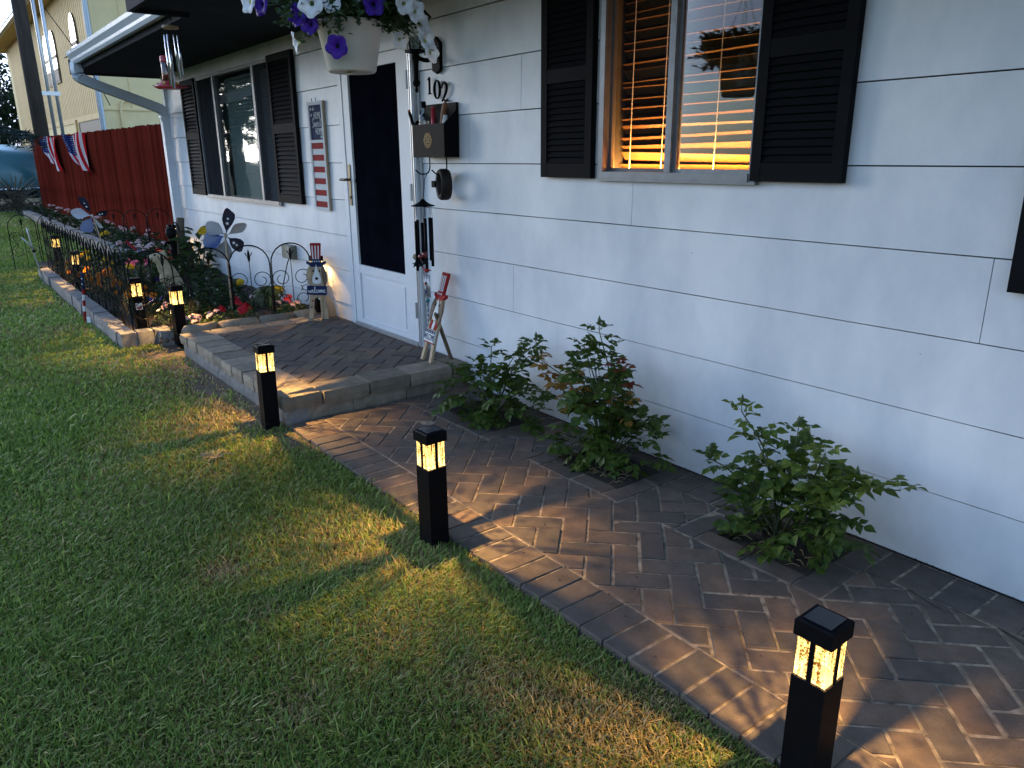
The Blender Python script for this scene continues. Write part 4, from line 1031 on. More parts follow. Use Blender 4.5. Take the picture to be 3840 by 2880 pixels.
b = MB(); b.tube([(-.06,-.01,.845),(-.055,-.012,.87)],.003,5); b.tube([(.02,-.01,.845),(.015,-.012,.872)],.003,5); b.build('hanger', M['iron'], t)
# outdoor socket box
t = thing('outlet_box', 'khaki weatherproof outlet box on the siding above the flower bed', 'outlet box', (-6.815,0,.61))
b = MB(); b.prism([(-.115,-.062),(.115,-.062),(.115,.062),(-.115,.062)],0,.055,0,.006,WF); b.build('cover', mat('khaki_plastic',(.16,.16,.12),.5,.2,20), t)
b = MB(); b.prism([(.005,-.052),(.105,-.052),(.105,.052),(.005,.052)],.0552,.062,0,.003,WF); b.build('flap', mat('khaki_light',(.30,.29,.23),.5,.2,20), t)
MB().tube(bez([(0,-.03,-.06),(-.02,-.05,-.12),(-.10,-.07,-.30),(-.20,-.10,-.52)],6),.005,6).build('cable', M['black'], t, True)

# ------------------------------------------------------------------ painted wooden dog signs
def plate(poly, z0, z1, m, name, parent, F):
    b = MB(); q = poly if area(poly) > 0 else poly[::-1]
    bm = bmesh.new(); vs = [bm.verts.new((x_,y_,z0)) for x_, y_ in q]; f = bm.faces.new(vs)
    r_ = bmesh.ops.extrude_face_region(bm, geom=[f]); bmesh.ops.translate(bm, vec=(0,0,z1-z0), verts=[v for v in r_['geom'] if isinstance(v,bmesh.types.BMVert)])
    bmesh.ops.recalc_face_normals(bm, faces=bm.faces)
    bmesh.ops.triangulate(bm, faces=[f_ for f_ in bm.faces if len(f_.verts) > 4])
    me = bpy.data.meshes.new(name); bm.to_mesh(me); bm.free(); me.materials.append(m); o = link(name, me, parent); o.matrix_local = F; return o
def sm2(pts, n=4, closed=True):
    P = pts+pts[:3] if closed else pts; out = []
    for p_ in bez([(*q,0) for q in P], n): out.append((p_.x,p_.y))
    k = len(pts)*n; return out[n:n+k]
def dog_sign(label, loc, normal, lean, H, word, variant):
    t = thing('dog_sign', label, 'sign', loc, group='painted wooden dog signs')
    F = frame_to((normal[0],normal[1],lean)); s = H
    bodyp = [(-.13,0),(-.075,0),(-.045,.27),(.0,.29),(.045,.27),(.075,0),(.13,0),(.125,.06),(.105,.30),(.115,.42),(.09,.50),(.105,.58),(.085,.70),(.04,.74),(-.04,.74),(-.085,.70),(-.105,.58),(-.09,.50),(-.115,.42),(-.105,.30),(-.125,.06)]
    sc_ = lambda P_: [(x_*s,y_*s) for x_, y_ in P_]
    plate(sc_(bodyp),-.009,.009,M['wood'],'board',t,F)
    plate(sc_(sm2([(-.085,.705),(-.13,.62),(-.125,.50),(-.095,.44),(-.075,.52),(-.065,.64)])),.0095,.015,M['darkwood' if variant else 'wood'],'ear',t,F)
    er = plate(sc_(sm2([(.085,.705),(.13,.62),(.135,.50),(.105,.42),(.075,.52),(.065,.64)])),.0095,.015,M['darkwood'],'ear',t,F)
    bl = plate(sc_(sm2([(0,.72),(-.02,.64),(-.055,.54),(-.05,.48),(0,.465),(.05,.48),(.055,.54),(.02,.64)])),.0095,.014,M['whitep'],'muzzle',t,F)
    plate(sc_([(.022*math.cos(2*PI*k/10),.535+.018*math.sin(2*PI*k/10)) for k in range(10)]),.0145,.018,M['black'],'nose',t,F)
    for s_ in (-1,1): plate(sc_([(s_*.042+.011*math.cos(2*PI*k/8),.635+.013*math.sin(2*PI*k/8)) for k in range(8)]),.0095,.013,M['black'],'eye',t,F)
    # top hat: navy brim with stars, red and white crown
    crown = plate(sc_([(-.055,.77),(.055,.77),(.07,.985),(.06,1.0),(-.06,1.0),(-.07,.985)]),-.009,.010,M['red'],'hat_crown',t,F)
    for k in range(3):
        x_ = -.034+.034*k; plate(sc_([(x_-.007,.785),(x_+.007,.785),(x_*1.2+.008,.965),(x_*1.2-.008,.965)]),.0105,.013,M['whitep'],'hat_stripe',crown,Matrix())
    brim = plate(sc_([(-.13,.735),(-.06,.69),(.06,.69),(.13,.735),(.125,.765),(.065,.745),(.058,.79),(-.058,.79),(-.065,.745),(-.125,.765)]),-.008,.014,M['navy'if not variant else 'red'],'hat_brim',t,F)
    for k in range(4): 
        x_ = -.045+.03*k; plate([(p_[0]+x_*s,p_[1]+.76*s) for p_ in star_poly(.012*s)],.0145,.017,M['whitep'],'star',brim,Matrix())
    # name board
    if word == 'welcome':
        bd = plate(sc_([(-.135,.325),(.125,.315),(.13,.435),(-.13,.445)]),.0095,.024,M['navy'],'name_board',t,F)
        st, wx_ = script('welcome'); k_ = .225*s/wx_
        stroke([[(p_[0]*k_-.112*s,p_[1]*.040*s) for p_ in q] for q in st], .0022, M['whitep'], 'lettering', bd, Matrix.Translation((0,.348*s,.0255)), 5)
        for x_, y_, mm in ((-.07,.24,'red'),(.02,.27,'whitep'),(.06,.19,'whitep'),(-.085,.16,'navy')): plate([(p_[0]+x_*s,p_[1]+y_*s) for p_ in star_poly(.02*s)],.0095,.012,M[mm],'star',t,F)
    else:
        bd = plate(sc_([(-.115,.22),(.115,.22),(.115,.35),(-.115,.35)]),.0095,.022,M['whitep'],'name_board',t,F)
        plate(sc_([(-.113,.318),(.113,.318),(.113,.348),(-.113,.348)]),.0225,.024,M['navy'],'board_band',bd,Matrix())
        plate(sc_([(-.113,.205),(.113,.205),(.113,.219),(-.113,.219)]),.0095,.018,M['red'],'board_edge',bd,Matrix())
        textmesh(word,.058*s*1.6,'lettering',M['navy'],bd,Matrix.Translation((0,.268*s,.0225)),.0008,0,.55)
        for k in range(5): plate([(p_[0]+(-.09+.045*k)*s,p_[1]+.333*s) for p_ in star_poly(.011*s)],.0245,.026,M['whitep'],'star',bd,Matrix())
        for k in range(3): plate(sc_(sm2([(-.08+.06*k,.37),(-.05+.06*k,.36),(-.02+.06*k,.42),(-.05+.06*k,.46),(-.075+.06*k,.42)])),.0095,.014,M[('red','whitep','red')[k]],'bow_fold',t,F)
    return t, F
t, F = dog_sign('wooden dog sign in a striped top hat holding a navy welcome board', (-5.885,-.185,.152), (.80,-.60), .12, .62, 'welcome', 0)
b = MB(); b.prism([(0,0),(.16,0),(.14,.10),(.09,.17),(.02,.20),(0,.19)],-.009,.009,mat=Matrix(((-.35,0,.94,.0),(.94,0,.35,.0),(0,1,0,0),(0,0,0,1))))
b.build('rear_board', M['wood'], t).location = (.02,.02,0)
t, F = dog_sign('wooden dog sign in striped hat leaning by the door hinge with a white WELCOME board', (-4.15,-.205,.152), (-.10,-1.0), .30, .59, 'WELCOME', 1)
MB().prism([(-.012,-.008),(.012,-.008),(.012,.008),(-.012,.008)],0,.33,mat=Matrix.Translation((.06,.155,.0))@Matrix.Rotation(R(17),4,'X')@Matrix.Rotation(R(-4),4,'Y')).build('prop', M['darkwood'], t)
# ------------------------------------------------------------------ plants
M['rose_leaf'] = leafmat('rose_leaf', (.030,.062,.010), (.085,.125,.018), .5, .25)
M['rose_young'] = leafmat('rose_young_leaf', (.24,.17,.03), (.30,.12,.03), .5, .3)
M['rose_red'] = leafmat('rose_red_leaf', (.15,.030,.018), (.20,.055,.02), .4, .3)
M['rose_light'] = leafmat('rose_light_leaf', (.075,.125,.018), (.17,.21,.035), .5, .3)
M['cane'] = mat('rose_cane', (.07,.085,.03), .6, .5, 20)
M['bud'] = mat('rose_bud', (.06,.09,.025), .5, .3, 20)
def leaflet(b, F, l, w_, fold=.25, curl=.18):
    """pointed oval leaf blade of 8 quads along local +Y"""
    prof = [0,.72,1.0,.78,.34,0]; n = len(prof)-1; rows = []
    for i, p_ in enumerate(prof):
        t_ = i/n; h = w_/2*p_
        rows.append([F@Vector((-h, t_*l, fold*h - curl*l*t_*t_)), F@Vector((0, t_*l, -curl*l*t_*t_)), F@Vector((h, t_*l, fold*h - curl*l*t_*t_))])
    for i in range(n):
        a, c = rows[i], rows[i+1]
        if i == 0: b.face([a[1],c[1],c[0]]); b.face([a[1],c[2],c[1]])
        elif i == n-1: b.face([a[0],a[1],c[1]]); b.face([a[1],a[2],c[1]])
        else: b.face([a[0],a[1],c[1],c[0]]); b.face([a[1],a[2],c[2],c[1]])
def rose_leaf_mesh(seed, m, s=1.0):
    q = random.Random(seed); b = MB(); L_ = .105*s
    pts = [(0,0,0),(0,L_*.4,.006),(0,L_*.75,.0),(0,L_,-.012)]
    b.tube(pts,.0012,4,cap=False)
    for yy, sd_ in ((.45,-1),(.45,1),(.80,-1),(.80,1)):
        F = Matrix.Translation((0,L_*yy,.003))@Matrix.Rotation(-sd_*R(62+q.uniform(-10,10)),4,'Z')@Matrix.Rotation(R(q.uniform(-25,10)),4,'X')@Matrix.Rotation(R(q.uniform(-20,20)),4,'Y')
        leaflet(b, F, .062*s*q.uniform(.85,1.1), .047*s)
    F = Matrix.Translation((0,L_,-.012))@Matrix.Rotation(R(q.uniform(-30,-5)),4,'X'); leaflet(b, F, .074*s, .054*s)
    return b.mesh('leaf', m, True)
RL = {k: [rose_leaf_mesh(i+j*10, M[k]) for i in range(4)] for j, k in enumerate(('rose_leaf','rose_young','rose_red','rose_light'))}
def rose(label, base, shoots, bulk, seed):
    q = random.Random(seed); t = thing('rose_bush', label, 'rose bush', base); B = Vector(base)
    def put(p_, out, kind, sc=1.0):
        out = Vector(out); out.z += q.uniform(-.1,.5)
        if out.length < 1e-3: out = Vector((0,0,1))
        d = out.normalized(); u = Vector((0,0,1))-d*d.z
        u = u.normalized() if u.length > 1e-3 else Vector((1,0,0)); x_ = d.cross(u)
        F = Matrix((x_,d,u)).transposed().to_4x4()@Matrix.Rotation(q.uniform(-.6,.6),4,'Y'); F.translation = p_
        o = link('leaf', RL[kind][q.randrange(4)], t); o.matrix_local = F@Matrix.Scale(sc,4)
    cane = MB()
    for tip, kind, bud in shoots:
        T = Vector(tip)-B; st = Vector((q.uniform(-.03,.03),q.uniform(-.03,.03),0))
        mid = st.lerp(T,.5)+Vector((q.uniform(-.03,.03),q.uniform(-.03,.03),.05+.12*T.xy.length)); pts = bez([st,mid,T],8); n = len(pts)
        cane.tube(pts,[.0055-.0032*i/(n-1) for i in range(n)],5)
        i = n*.30; a_ = q.uniform(0,6)
        while i < n-1:
            p_ = pts[int(i)]; a_ += 2.3+q.uniform(-.4,.4); fr = i/(n-1)
            kd = kind if fr > (.78 if kind == 'rose_red' else .45) else 'rose_leaf'
            put(p_, (math.cos(a_),math.sin(a_),.1), kd, (.95-.35*max(0,fr-.55)/.45)*q.uniform(.8,1.05)); i += n*.060/max(.25,T.length)*.62
        for a2 in (0,2.1,4.2): put(T, (math.cos(a2),math.sin(a2),.5), kind, .55)
        if bud:
            MB().tube([T,T+Vector((0,0,.035))],.0018,5).lathe([(0,.03),(.007,.036),(.009,.046),(.005,.058),(0,.070)],7,T).build('bud', M['bud'], t, True)
    for c_, r_, n in bulk:
        for _ in range(n):
            v = Vector((q.gauss(0,1),q.gauss(0,1),q.gauss(0,1))).normalized()*q.uniform(.35,1)**.5
            p_ = Vector((c_[0]+v.x*r_[0],c_[1]+v.y*r_[1],max(.015,c_[2]+v.z*r_[2])))-B
            p_.y = min(p_.y, -.03-B.y)
            put(p_, (v.x+q.uniform(-.4,.4),v.y+q.uniform(-.4,.4),v.z*.3-.2), 'rose_leaf', q.uniform(.62,.95))
            if q.random() < .35: cane.tube([Vector((q.uniform(-.03,.03),q.uniform(-.03,.03),0)),p_*.6+Vector((0,0,.02)),p_],[.0035,.0028,.0015],4)
    cane.build('cane', M['cane'], t, True)
    return t
rose('low dense rose bush beside the porch step', (-3.36,-.26,0), [((-3.36,-.25,.41),'rose_leaf',0),((-3.20,-.22,.37),'rose_leaf',0),((-2.99,-.23,.49),'rose_leaf',1),((-3.62,-.30,.23),'rose_leaf',0),((-2.93,-.22,.18),'rose_leaf',0),((-3.50,-.25,.28),'rose_leaf',0),((-3.05,-.2,.36),'rose_leaf',0)], [((-3.38,-.30,.12),(.23,.18,.12),66),((-3.14,-.24,.13),(.15,.13,.13),22)], 3)
rose('tallest rose bush with young orange and red leaves, in the middle planting hole', (-2.42,-.26,0), [((-2.50,-.25,.655),'rose_leaf',1),((-2.90,-.27,.43),'rose_young',1),((-2.60,-.25,.56),'rose_leaf',0),((-2.36,-.25,.50),'rose_red',0),((-2.14,-.24,.25),'rose_leaf',0),((-2.76,-.3,.34),'rose_young',0),((-2.58,-.32,.36),'rose_young',0),((-2.31,-.25,.34),'rose_young',0),((-2.24,-.22,.28),'rose_leaf',0),((-2.43,-.24,.58),'rose_leaf',0)], [((-2.50,-.29,.14),(.17,.14,.16),80),((-2.30,-.25,.12),(.15,.13,.11),26),((-2.50,-.26,.40),(.10,.09,.17),34)], 5)
rose('wide open rose bush nearest the camera with long green shoots', (-1.46,-.26,0), [((-1.69,-.25,.47),'rose_light',1),((-1.445,-.24,.445),'rose_leaf',1),((-1.80,-.28,.24),'rose_leaf',1),((-1.055,-.23,.35),'rose_light',0),((-1.20,-.25,.33),'rose_light',1),((-1.33,-.24,.40),'rose_light',0),((-1.60,-.25,.36),'rose_leaf',0),((-1.25,-.34,.24),'rose_light',0),((-1.62,-.32,.2),'rose_leaf',0)], [((-1.45,-.31,.10),(.18,.12,.09),34),((-1.42,-.24,.22),(.14,.11,.12),22),((-1.27,-.28,.20),(.11,.09,.10),18)], 11)

# flower bed plants ---------------------------------------------------------
M['bed_leaf'] = leafmat('bed_leaf', (.022,.048,.016), (.055,.095,.03), .5, .2)
M['bed_leaf2'] = leafmat('bed_leaf_pale', (.05,.09,.035), (.09,.13,.05), .5, .2)
def petmat(n, c, c2): return leafmat(n, c, c2, .55, .3)
M['f_orange'] = petmat('petal_orange', (.70,.20,.012), (.80,.32,.02)); M['f_yellow'] = petmat('petal_yellow', (.75,.50,.02), (.80,.60,.05))
M['f_pink'] = petmat('petal_pink', (.62,.06,.20), (.70,.20,.32)); M['f_red'] = petmat('petal_red', (.48,.015,.03), (.55,.04,.06))
M['f_white'] = petmat('petal_white', (.75,.74,.72), (.82,.82,.80)); M['f_pale'] = petmat('petal_pale', (.70,.42,.45), (.78,.62,.62)); M['f_purple'] = petmat('petal_purple', (.045,.012,.22), (.07,.02,.30))
def mound(seed, R_, H, n, ls, m, up=.3, grassy=False):
    q = random.Random(seed); b = MB()
    for _ in range(n):
        a_ = q.uniform(0,2*PI); rr = math.sqrt(q.random())*R_; z_ = H*(1-(rr/R_)**2)*q.uniform(.25,1)
        if grassy:
            d = Vector((math.cos(a_),math.sin(a_),0)); pts = [d*rr*.1, d*rr*.6+Vector((0,0,H*.8)), d*rr*1.5+Vector((0,0,H*.75*q.random()))]
            s_ = d.cross(Vector((0,0,1)))*ls*.15; b.face([pts[0]-s_,pts[0]+s_,pts[1]+s_,pts[1]-s_]); b.face([pts[1]-s_,pts[1]+s_,pts[2]]); continue
        d = Vector((math.cos(a_),math.sin(a_),q.uniform(-.2,.9)))
        F = frame_to(d.cross(Vector((-d.y,d.x,0))) if abs(d.z) < .99 else (1,0,0)); 
        F = Matrix.Translation((rr*math.cos(a_)*.8,rr*math.sin(a_)*.8,z_))@Matrix.Rotation(a_-PI/2+q.uniform(-.5,.5),4,'Z')@Matrix.Rotation(q.uniform(-.3,.9),4,'X')@Matrix.Rotation(q.uniform(-.5,.5),4,'Y')
        l = ls*q.uniform(.7,1.2); w_ = l*.5
        b.face([F@Vector((0,0,0)),F@Vector((w_/2,l*.45,.15*w_)),F@Vector((0,l,-.2*l)),F@Vector((-w_/2,l*.45,.15*w_))])
    for k in range(5):
        a_ = k*1.3; b.tube([(0,0,-.03),(R_*.35*math.cos(a_),R_*.35*math.sin(a_),H*.7)],[.004,.002],4,cap=False)
    return b.mesh('foliage', m)
FOL = {'marigold':[mound(i,.13,.17,130,.045,M['bed_leaf']) for i in range(2)], 'petunia':[mound(i+5,.15,.13,120,.05,M['bed_leaf2']) for i in range(2)], 'leafy':[mound(i+9,.16,.26,110,.09,M['bed_leaf']) for i in range(2)], 'grassy':[mound(20,.16,.24,90,.09,M['bed_leaf2'],grassy=True)]}
def pom_mesh(m, r=.030):
    q = random.Random(3); b = MB()
    for k in range(42):
        u = 1-k/42*1.25; a_ = k*2.39996; s_ = math.sqrt(max(0,1-u*u)); d = Vector((s_*math.cos(a_),s_*math.sin(a_),u*.75)); F = frame_to(d); F.translation = d*r*.75
        F = F@Matrix.Rotation(q.uniform(0,6),4,'Z')@Matrix.Rotation(q.uniform(.2,.8),4,'X'); w_ = r*.40; b.face([F@Vector((-w_,-w_*.4,0)),F@Vector((w_,-w_*.4,0)),F@Vector((w_*.8,w_,.1*w_)),F@Vector((-w_*.8,w_,.1*w_))])
    b.lathe([(r*.3,-r*.55),(r*.62,-.0),(r*.5,r*.45),(0,r*.5)],8)
    return b.mesh('flower', m)
def trumpet_mesh(m, r=.04, throat=None):
    """five lobed petunia, facing local +Z"""
    b = MB(); n = 30; rings = [(.10,-.55,0),(.18,-.25,0),(.45,-.03,0),(.78,.04,.02),(1.0,-.02,.08)]; V_ = []
    for rr, z_, wv in rings:
        row = []
        for k in range(n):
            a_ = 2*PI*k/n; lob = 1-.16*abs(math.sin(2.5*a_))**3*(rr>.5) if rr > .5 else 1
            row.append((r*rr*lob*math.cos(a_), r*rr*lob*math.sin(a_), r*(z_+wv*math.sin(5*a_+1)+wv*.6*math.sin(11*a_))))
        V_.append(row)
    for i in range(len(V_)-1):
        for k in range(n): j = (k+1)%n; b.face([V_[i][k],V_[i][j],V_[i+1][j],V_[i+1][k]], 1 if i < 1 else 0)
    b.tube([(0,0,-r*.5),(0,0,-r*.95)],r*.10,6,2)
    return b.mesh('flower', [m, throat or m, M['bed_leaf']], True)
def cluster_mesh(m, r=.035):
    q = random.Random(8); b = MB()
    for k in range(12):
        d = Vector((q.gauss(0,1),q.gauss(0,1),abs(q.gauss(0,.8)))).normalized(); F = frame_to(d+Vector((0,0,.5))); F.translation = d*r*.8; s_ = r*.36
        for i in range(5): a0_ = i*2*PI/5; b.face([F@Vector((0,0,0)),F@Vector((s_*math.cos(a0_-.5),s_*math.sin(a0_-.5),.002)),F@Vector((s_*1.2*math.cos(a0_),s_*1.2*math.sin(a0_),0)),F@Vector((s_*math.cos(a0_+.5),s_*math.sin(a0_+.5),.002))])
    return b.mesh('flower', m)
FLW = {'orange':pom_mesh(M['f_orange']), 'yellow':pom_mesh(M['f_yellow'],.034), 'red':cluster_mesh(M['f_red'],.042), 'pink':trumpet_mesh(M['f_pink'],.036), 'white':trumpet_mesh(M['f_white'],.034), 'pale':cluster_mesh(M['f_pale'],.038), 'purple':trumpet_mesh(M['f_purple'],.034), 'redpom':pom_mesh(M['f_red'],.036)}
def plant(kind, x_, y_, fl, n, lab, group, s=1.0, zf=None):
    q = random.Random(int(x_*977+y_*331)); z_ = soil_z(x_,y_) if x_ > -12.4 else .07
    t = thing('marigold' if kind == 'marigold' else 'petunia' if kind == 'petunia' else 'garden_plant', lab, 'flower', (x_,y_,z_), q.uniform(0,6), group)
    t.scale = (s,s,s); f = FOL[kind]; link('foliage', f[q.randrange(len(f))], t)
    H = {'marigold':.19,'petunia':.15,'leafy':.28,'grassy':.25}[kind]
    for k in range(n):
        a_ = q.uniform(0,2*PI); rr = q.uniform(.02,.11); o = link('flower', FLW[fl], t, loc=(rr*math.cos(a_),rr*math.sin(a_),H*(1-.35*(rr/.12)**2)+q.uniform(-.02,.03)))
        d = Vector((q.uniform(-.5,.5),q.uniform(-.5,.5),1)) if kind != 'petunia' else Vector((q.uniform(-.6,1),q.uniform(-1.,.5),.8))
        o.rotation_euler = frame_to(d).to_euler(); o.scale = (q.uniform(.8,1.15),)*3
    return t
L1 = 'orange marigold mound behind the front wire fence'
for x_, y_ in ((-9.30,-1.36),(-8.62,-1.34),(-9.10,-1.22),(-9.5,-1.12),(-8.38,-1.24),(-8.05,-1.12),(-7.72,-1.30),(-7.45,-1.18),(-10.1,-1.3),(-10.7,-1.3)): plant('marigold',x_,y_,'orange',4,L1,'orange marigolds along the fence')
for x_, y_ in ((-10.5,-.92),(-9.75,-.86),(-11.3,-1.0)): plant('marigold',x_,y_,'yellow',3,'yellow marigold in the middle of the flower bed','yellow marigolds in the bed')
plant('marigold',-7.28,-.40,'yellow',1,'tall marigold with one yellow bloom left of the pinwheel stick',None,1.15)
plant('grassy',-6.66,-.30,'yellow',1,'strap leaved plant with a yellow bloom below the outlet box',None,1.05)
o = plant('leafy',-9.35,-.12,'yellow',1,'tall leafy plant with an orange yellow daisy against the house corner',None,1.9)
for x_, y_ in ((-10.4,-.66),(-10.2,-.5)): plant('petunia',x_,y_,'pink',4,'bright pink petunia in the back of the bed','pink petunias')
for x_, y_ in ((-9.5,-.5),(-9.8,-.42)): plant('leafy',x_,y_,'red',2,'plant with flat red flower heads left of the statue','red flower heads')
for x_, y_ in ((-6.83,-.50),(-6.42,-.72),(-6.30,-.66)): plant('petunia',x_,y_,'redpom',2,'deep red blooms near the porch edging','deep red flowers by the porch',.9)
for x_, y_ in ((-6.36,-.20),(-6.28,-.30),(-6.98,-.30),(-6.92,-.22),(-7.0,-.85)): plant('petunia',x_,y_,'red' if y_ > -.25 else 'pale',3,'pink and red flower cluster by the porch','pink clusters by the porch',.85)
for x_, y_ in ((-6.33,-1.05),(-6.42,-1.12),(-6.30,-.92),(-6.9,-1.14),(-7.1,-1.05)): plant('petunia',x_,y_,'white' if y_ < -1.1 else 'pale',3,'pale pink and white flowers in the bed corner','pale flowers in the bed corner',.8)
for x_, y_ in ((-7.6,-.95),(-8.0,-.85),(-8.9,-.95),(-9.2,-.75),(-7.25,-.62),(-7.7,-.35),(-8.1,-.4),(-8.6,-.3),(-7.9,-.62),(-10.0,-1.05),(-11.0,-.7),(-11.5,-.9),(-7.5,-.75),(-6.75,-.95),(-8.5,-1.1),(-10.3,-1.15),(-11.2,-1.25),(-9.0,-.45)): plant('leafy',x_,y_,'white',0,'leafy green plant without blooms in the flower bed','green plants in the flower bed',.95)
for x_, y_ in ((-10.75,-.34),(-11.3,-.3),(-10.9,-.15),(-11.8,-.5),(-12.0,-.25),(-11.9,-.95)): plant('leafy',x_,y_,'pale',4,'plant with small pale pink flowers in front of the red fence','pale pink flowers by the red fence',.9)
for x_ in (-12.9,-13.6,-14.4,-15.2,-16.0,-16.9,-17.9,-19.2,-20.6,-22.2,-23.8): plant('leafy',x_,rnd.uniform(-.1,.2),'pale',3,'low flowering plant in the far bed below the red fence','plants in the far bed',1.1)
plant('marigold',-14.3,-.15,'yellow',2,'yellow flower in the far bed',None,1.2)
for x_, y_ in ((-7.5,-1.05),(-8.95,-.62)): plant('petunia',x_,y_,'purple',3,'dark purple petunia low in the flower bed','purple petunias in the bed')

# hanging basket ------------------------------------------------------------
BC = Vector((-2.93,-1.22,1.757))
t = thing('hanging_basket', 'cream plastic hanging basket overflowing with white and purple petunias', 'hanging basket', BC)
M['cream'] = mat('cream_plastic', (.62,.56,.46), .45, .10, 4, .04, 50)
pot = MB().lathe([(0,.006),(.05,.004),(.088,0),(.094,.006),(.125,.165),(.131,.168),(.132,.182),(.122,.182),(.118,.16),(.0,.15)],40).build('pot', M['cream'], t, True)
b = MB(); b.prism([(-.02,-.012),(.02,-.012),(.02,.012),(-.02,.012)],-.006,.004); b.build('drain_clip', M['cream'], pot)
for k in range(4):
    a_ = R(45+90*k); MB().tube([(.128*math.cos(a_),.128*math.sin(a_),.175),(.0,.0,.60)],.0016,5).build('hanger_wire', M['iron'], t)
MB().tube([(0,0,.60),(0,0,.645)],.0025,6).build('hook', M['iron'], t)
q = random.Random(21); b = MB(); stems = MB()
flr = [('w',-2.807,-1.421,1.967),('w',-2.776,-1.359,1.971),('s',-2.905,-1.438,1.848),('w',-2.706,-1.108,1.984),('w',-2.715,-1.058,1.963),('w',-2.766,-1.005,1.926),('w',-2.759,-.991,1.868),('w',-2.752,-.976,1.827),('w',-2.847,-1.054,1.882),('p',-2.975,-1.533,1.973),('p',-2.817,-1.329,1.833),('p',-2.711,-1.229,1.969),('p',-2.919,-1.421,1.94),('p',-2.883,-1.394,1.907),('w',-2.994,-1.571,1.983),('w',-2.834,-1.252,2.01),('w',-3.0,-1.3,2.02),('p',-3.05,-1.1,1.96),('w',-3.1,-1.25,1.97),('w',-3.02,-1.03,1.98),('p',-2.86,-1.0,2.0)]
def leafspray(p_, d, n, ls):
    for _ in range(n):
        a_ = q.uniform(0,6.3); F = Matrix.Translation(p_+Vector((q.gauss(0,.014),q.gauss(0,.014),q.gauss(0,.014))))@Matrix.Rotation(a_,4,'Z')@Matrix.Rotation(q.uniform(-.8,.8),4,'X')@Matrix.Rotation(q.uniform(-.8,.8),4,'Y')
        l = ls*q.uniform(.6,1.2); w_ = l*.55; b.face([F@Vector((0,0,0)),F@Vector((w_/2,l*.5,.1*w_)),F@Vector((0,l,-.15*l)),F@Vector((-w_/2,l*.5,.1*w_))])
for k in range(165):
    a_ = q.uniform(0,2*PI); el = q.uniform(.1,1.0); rr = q.uniform(.10,.26)
    tipv = Vector((math.cos(a_)*rr,math.sin(a_)*rr,.18+.16*el-.25*max(0,rr-.13))); base = Vector((math.cos(a_)*.05,math.sin(a_)*.05,.17))
    pts = bez([base,base.lerp(tipv,.5)+Vector((0,0,.06)),tipv],5); stems.tube(pts,.0018,4,cap=False)
    for p_ in pts[2:]: leafspray(p_, None, 3, .042)
for kx in flr:
    P_ = Vector(kx[1:])-BC; a_ = math.atan2(P_.y,P_.x); base = Vector((math.cos(a_)*.1,math.sin(a_)*.1,.17)); pts = bez([base,base.lerp(P_,.5)+Vector((0,0,.035)),P_],5); stems.tube(pts,.0018,4,cap=False)
    for p_ in pts[1:-2]: leafspray(p_, None, 3, .032)
tag(b.build('foliage', M['bed_leaf'], t), kind='stuff'); tag(stems.build('stem', M['bed_leaf2'], t), kind='stuff')
M['throat'] = petmat('petal_throat', (.45,.50,.15), (.5,.5,.2)); M['dthroat'] = petmat('dark_throat', (.01,.005,.05), (.015,.01,.06))
wm = trumpet_mesh(M['f_white'],.046,M['throat']); pm_ = trumpet_mesh(M['f_purple'],.044,M['dthroat'])
for i, kx in enumerate(flr):
    P_ = Vector(kx[1:])-BC; d = Vector((P_.x*2.2+.40,P_.y*2.2-.30,q.uniform(-.15,.35)))
    if kx[0] == 's': d = Vector((-.3,-1,-.2))
    o = link('flower', pm_ if kx[0] == 'p' else wm, t); F = frame_to(d)@Matrix.Rotation(q.uniform(0,6),4,'Z'); F.translation = P_+d.normalized()*.02
    s_ = q.uniform(.85,1.1); o.matrix_local = F@Matrix.Scale(s_,4)

ORD = 'first second third fourth fifth sixth seventh eighth ninth tenth eleventh twelfth thirteenth fourteenth fifteenth sixteenth seventeenth eighteenth'.split()
for grp, txt in (('orange marigolds along the fence','%s orange marigold from the porch behind the front wire fence'),('yellow marigolds in the bed','%s yellow marigold from the porch in the middle of the bed'),
    ('green plants in the flower bed','%s bloomless leafy green plant counted from the porch'),('plants in the far bed','%s low flowering plant from the house in the far bed under the red fence'),
    ('pale pink flowers by the red fence','%s plant with small pale pink flowers from the house corner'),('pale flowers in the bed corner','%s pale pink or white flower patch from the porch in the bed corner'),
    ('pink clusters by the porch','%s pink and red flower cluster from the porch'),('deep red flowers by the porch','%s deep red bloom from the porch edging'),('pink petunias','%s bright pink petunia from the house in the back of the bed'),
    ('red flower heads','%s plant with flat red flower heads beside the statue'),('purple petunias in the bed','%s dark purple petunia from the porch')):
    for i, o in enumerate(sorted([o for o in COL.objects if o.get('group') == grp], key=lambda o: -o.location.x)): o['label'] = txt % ORD[i]
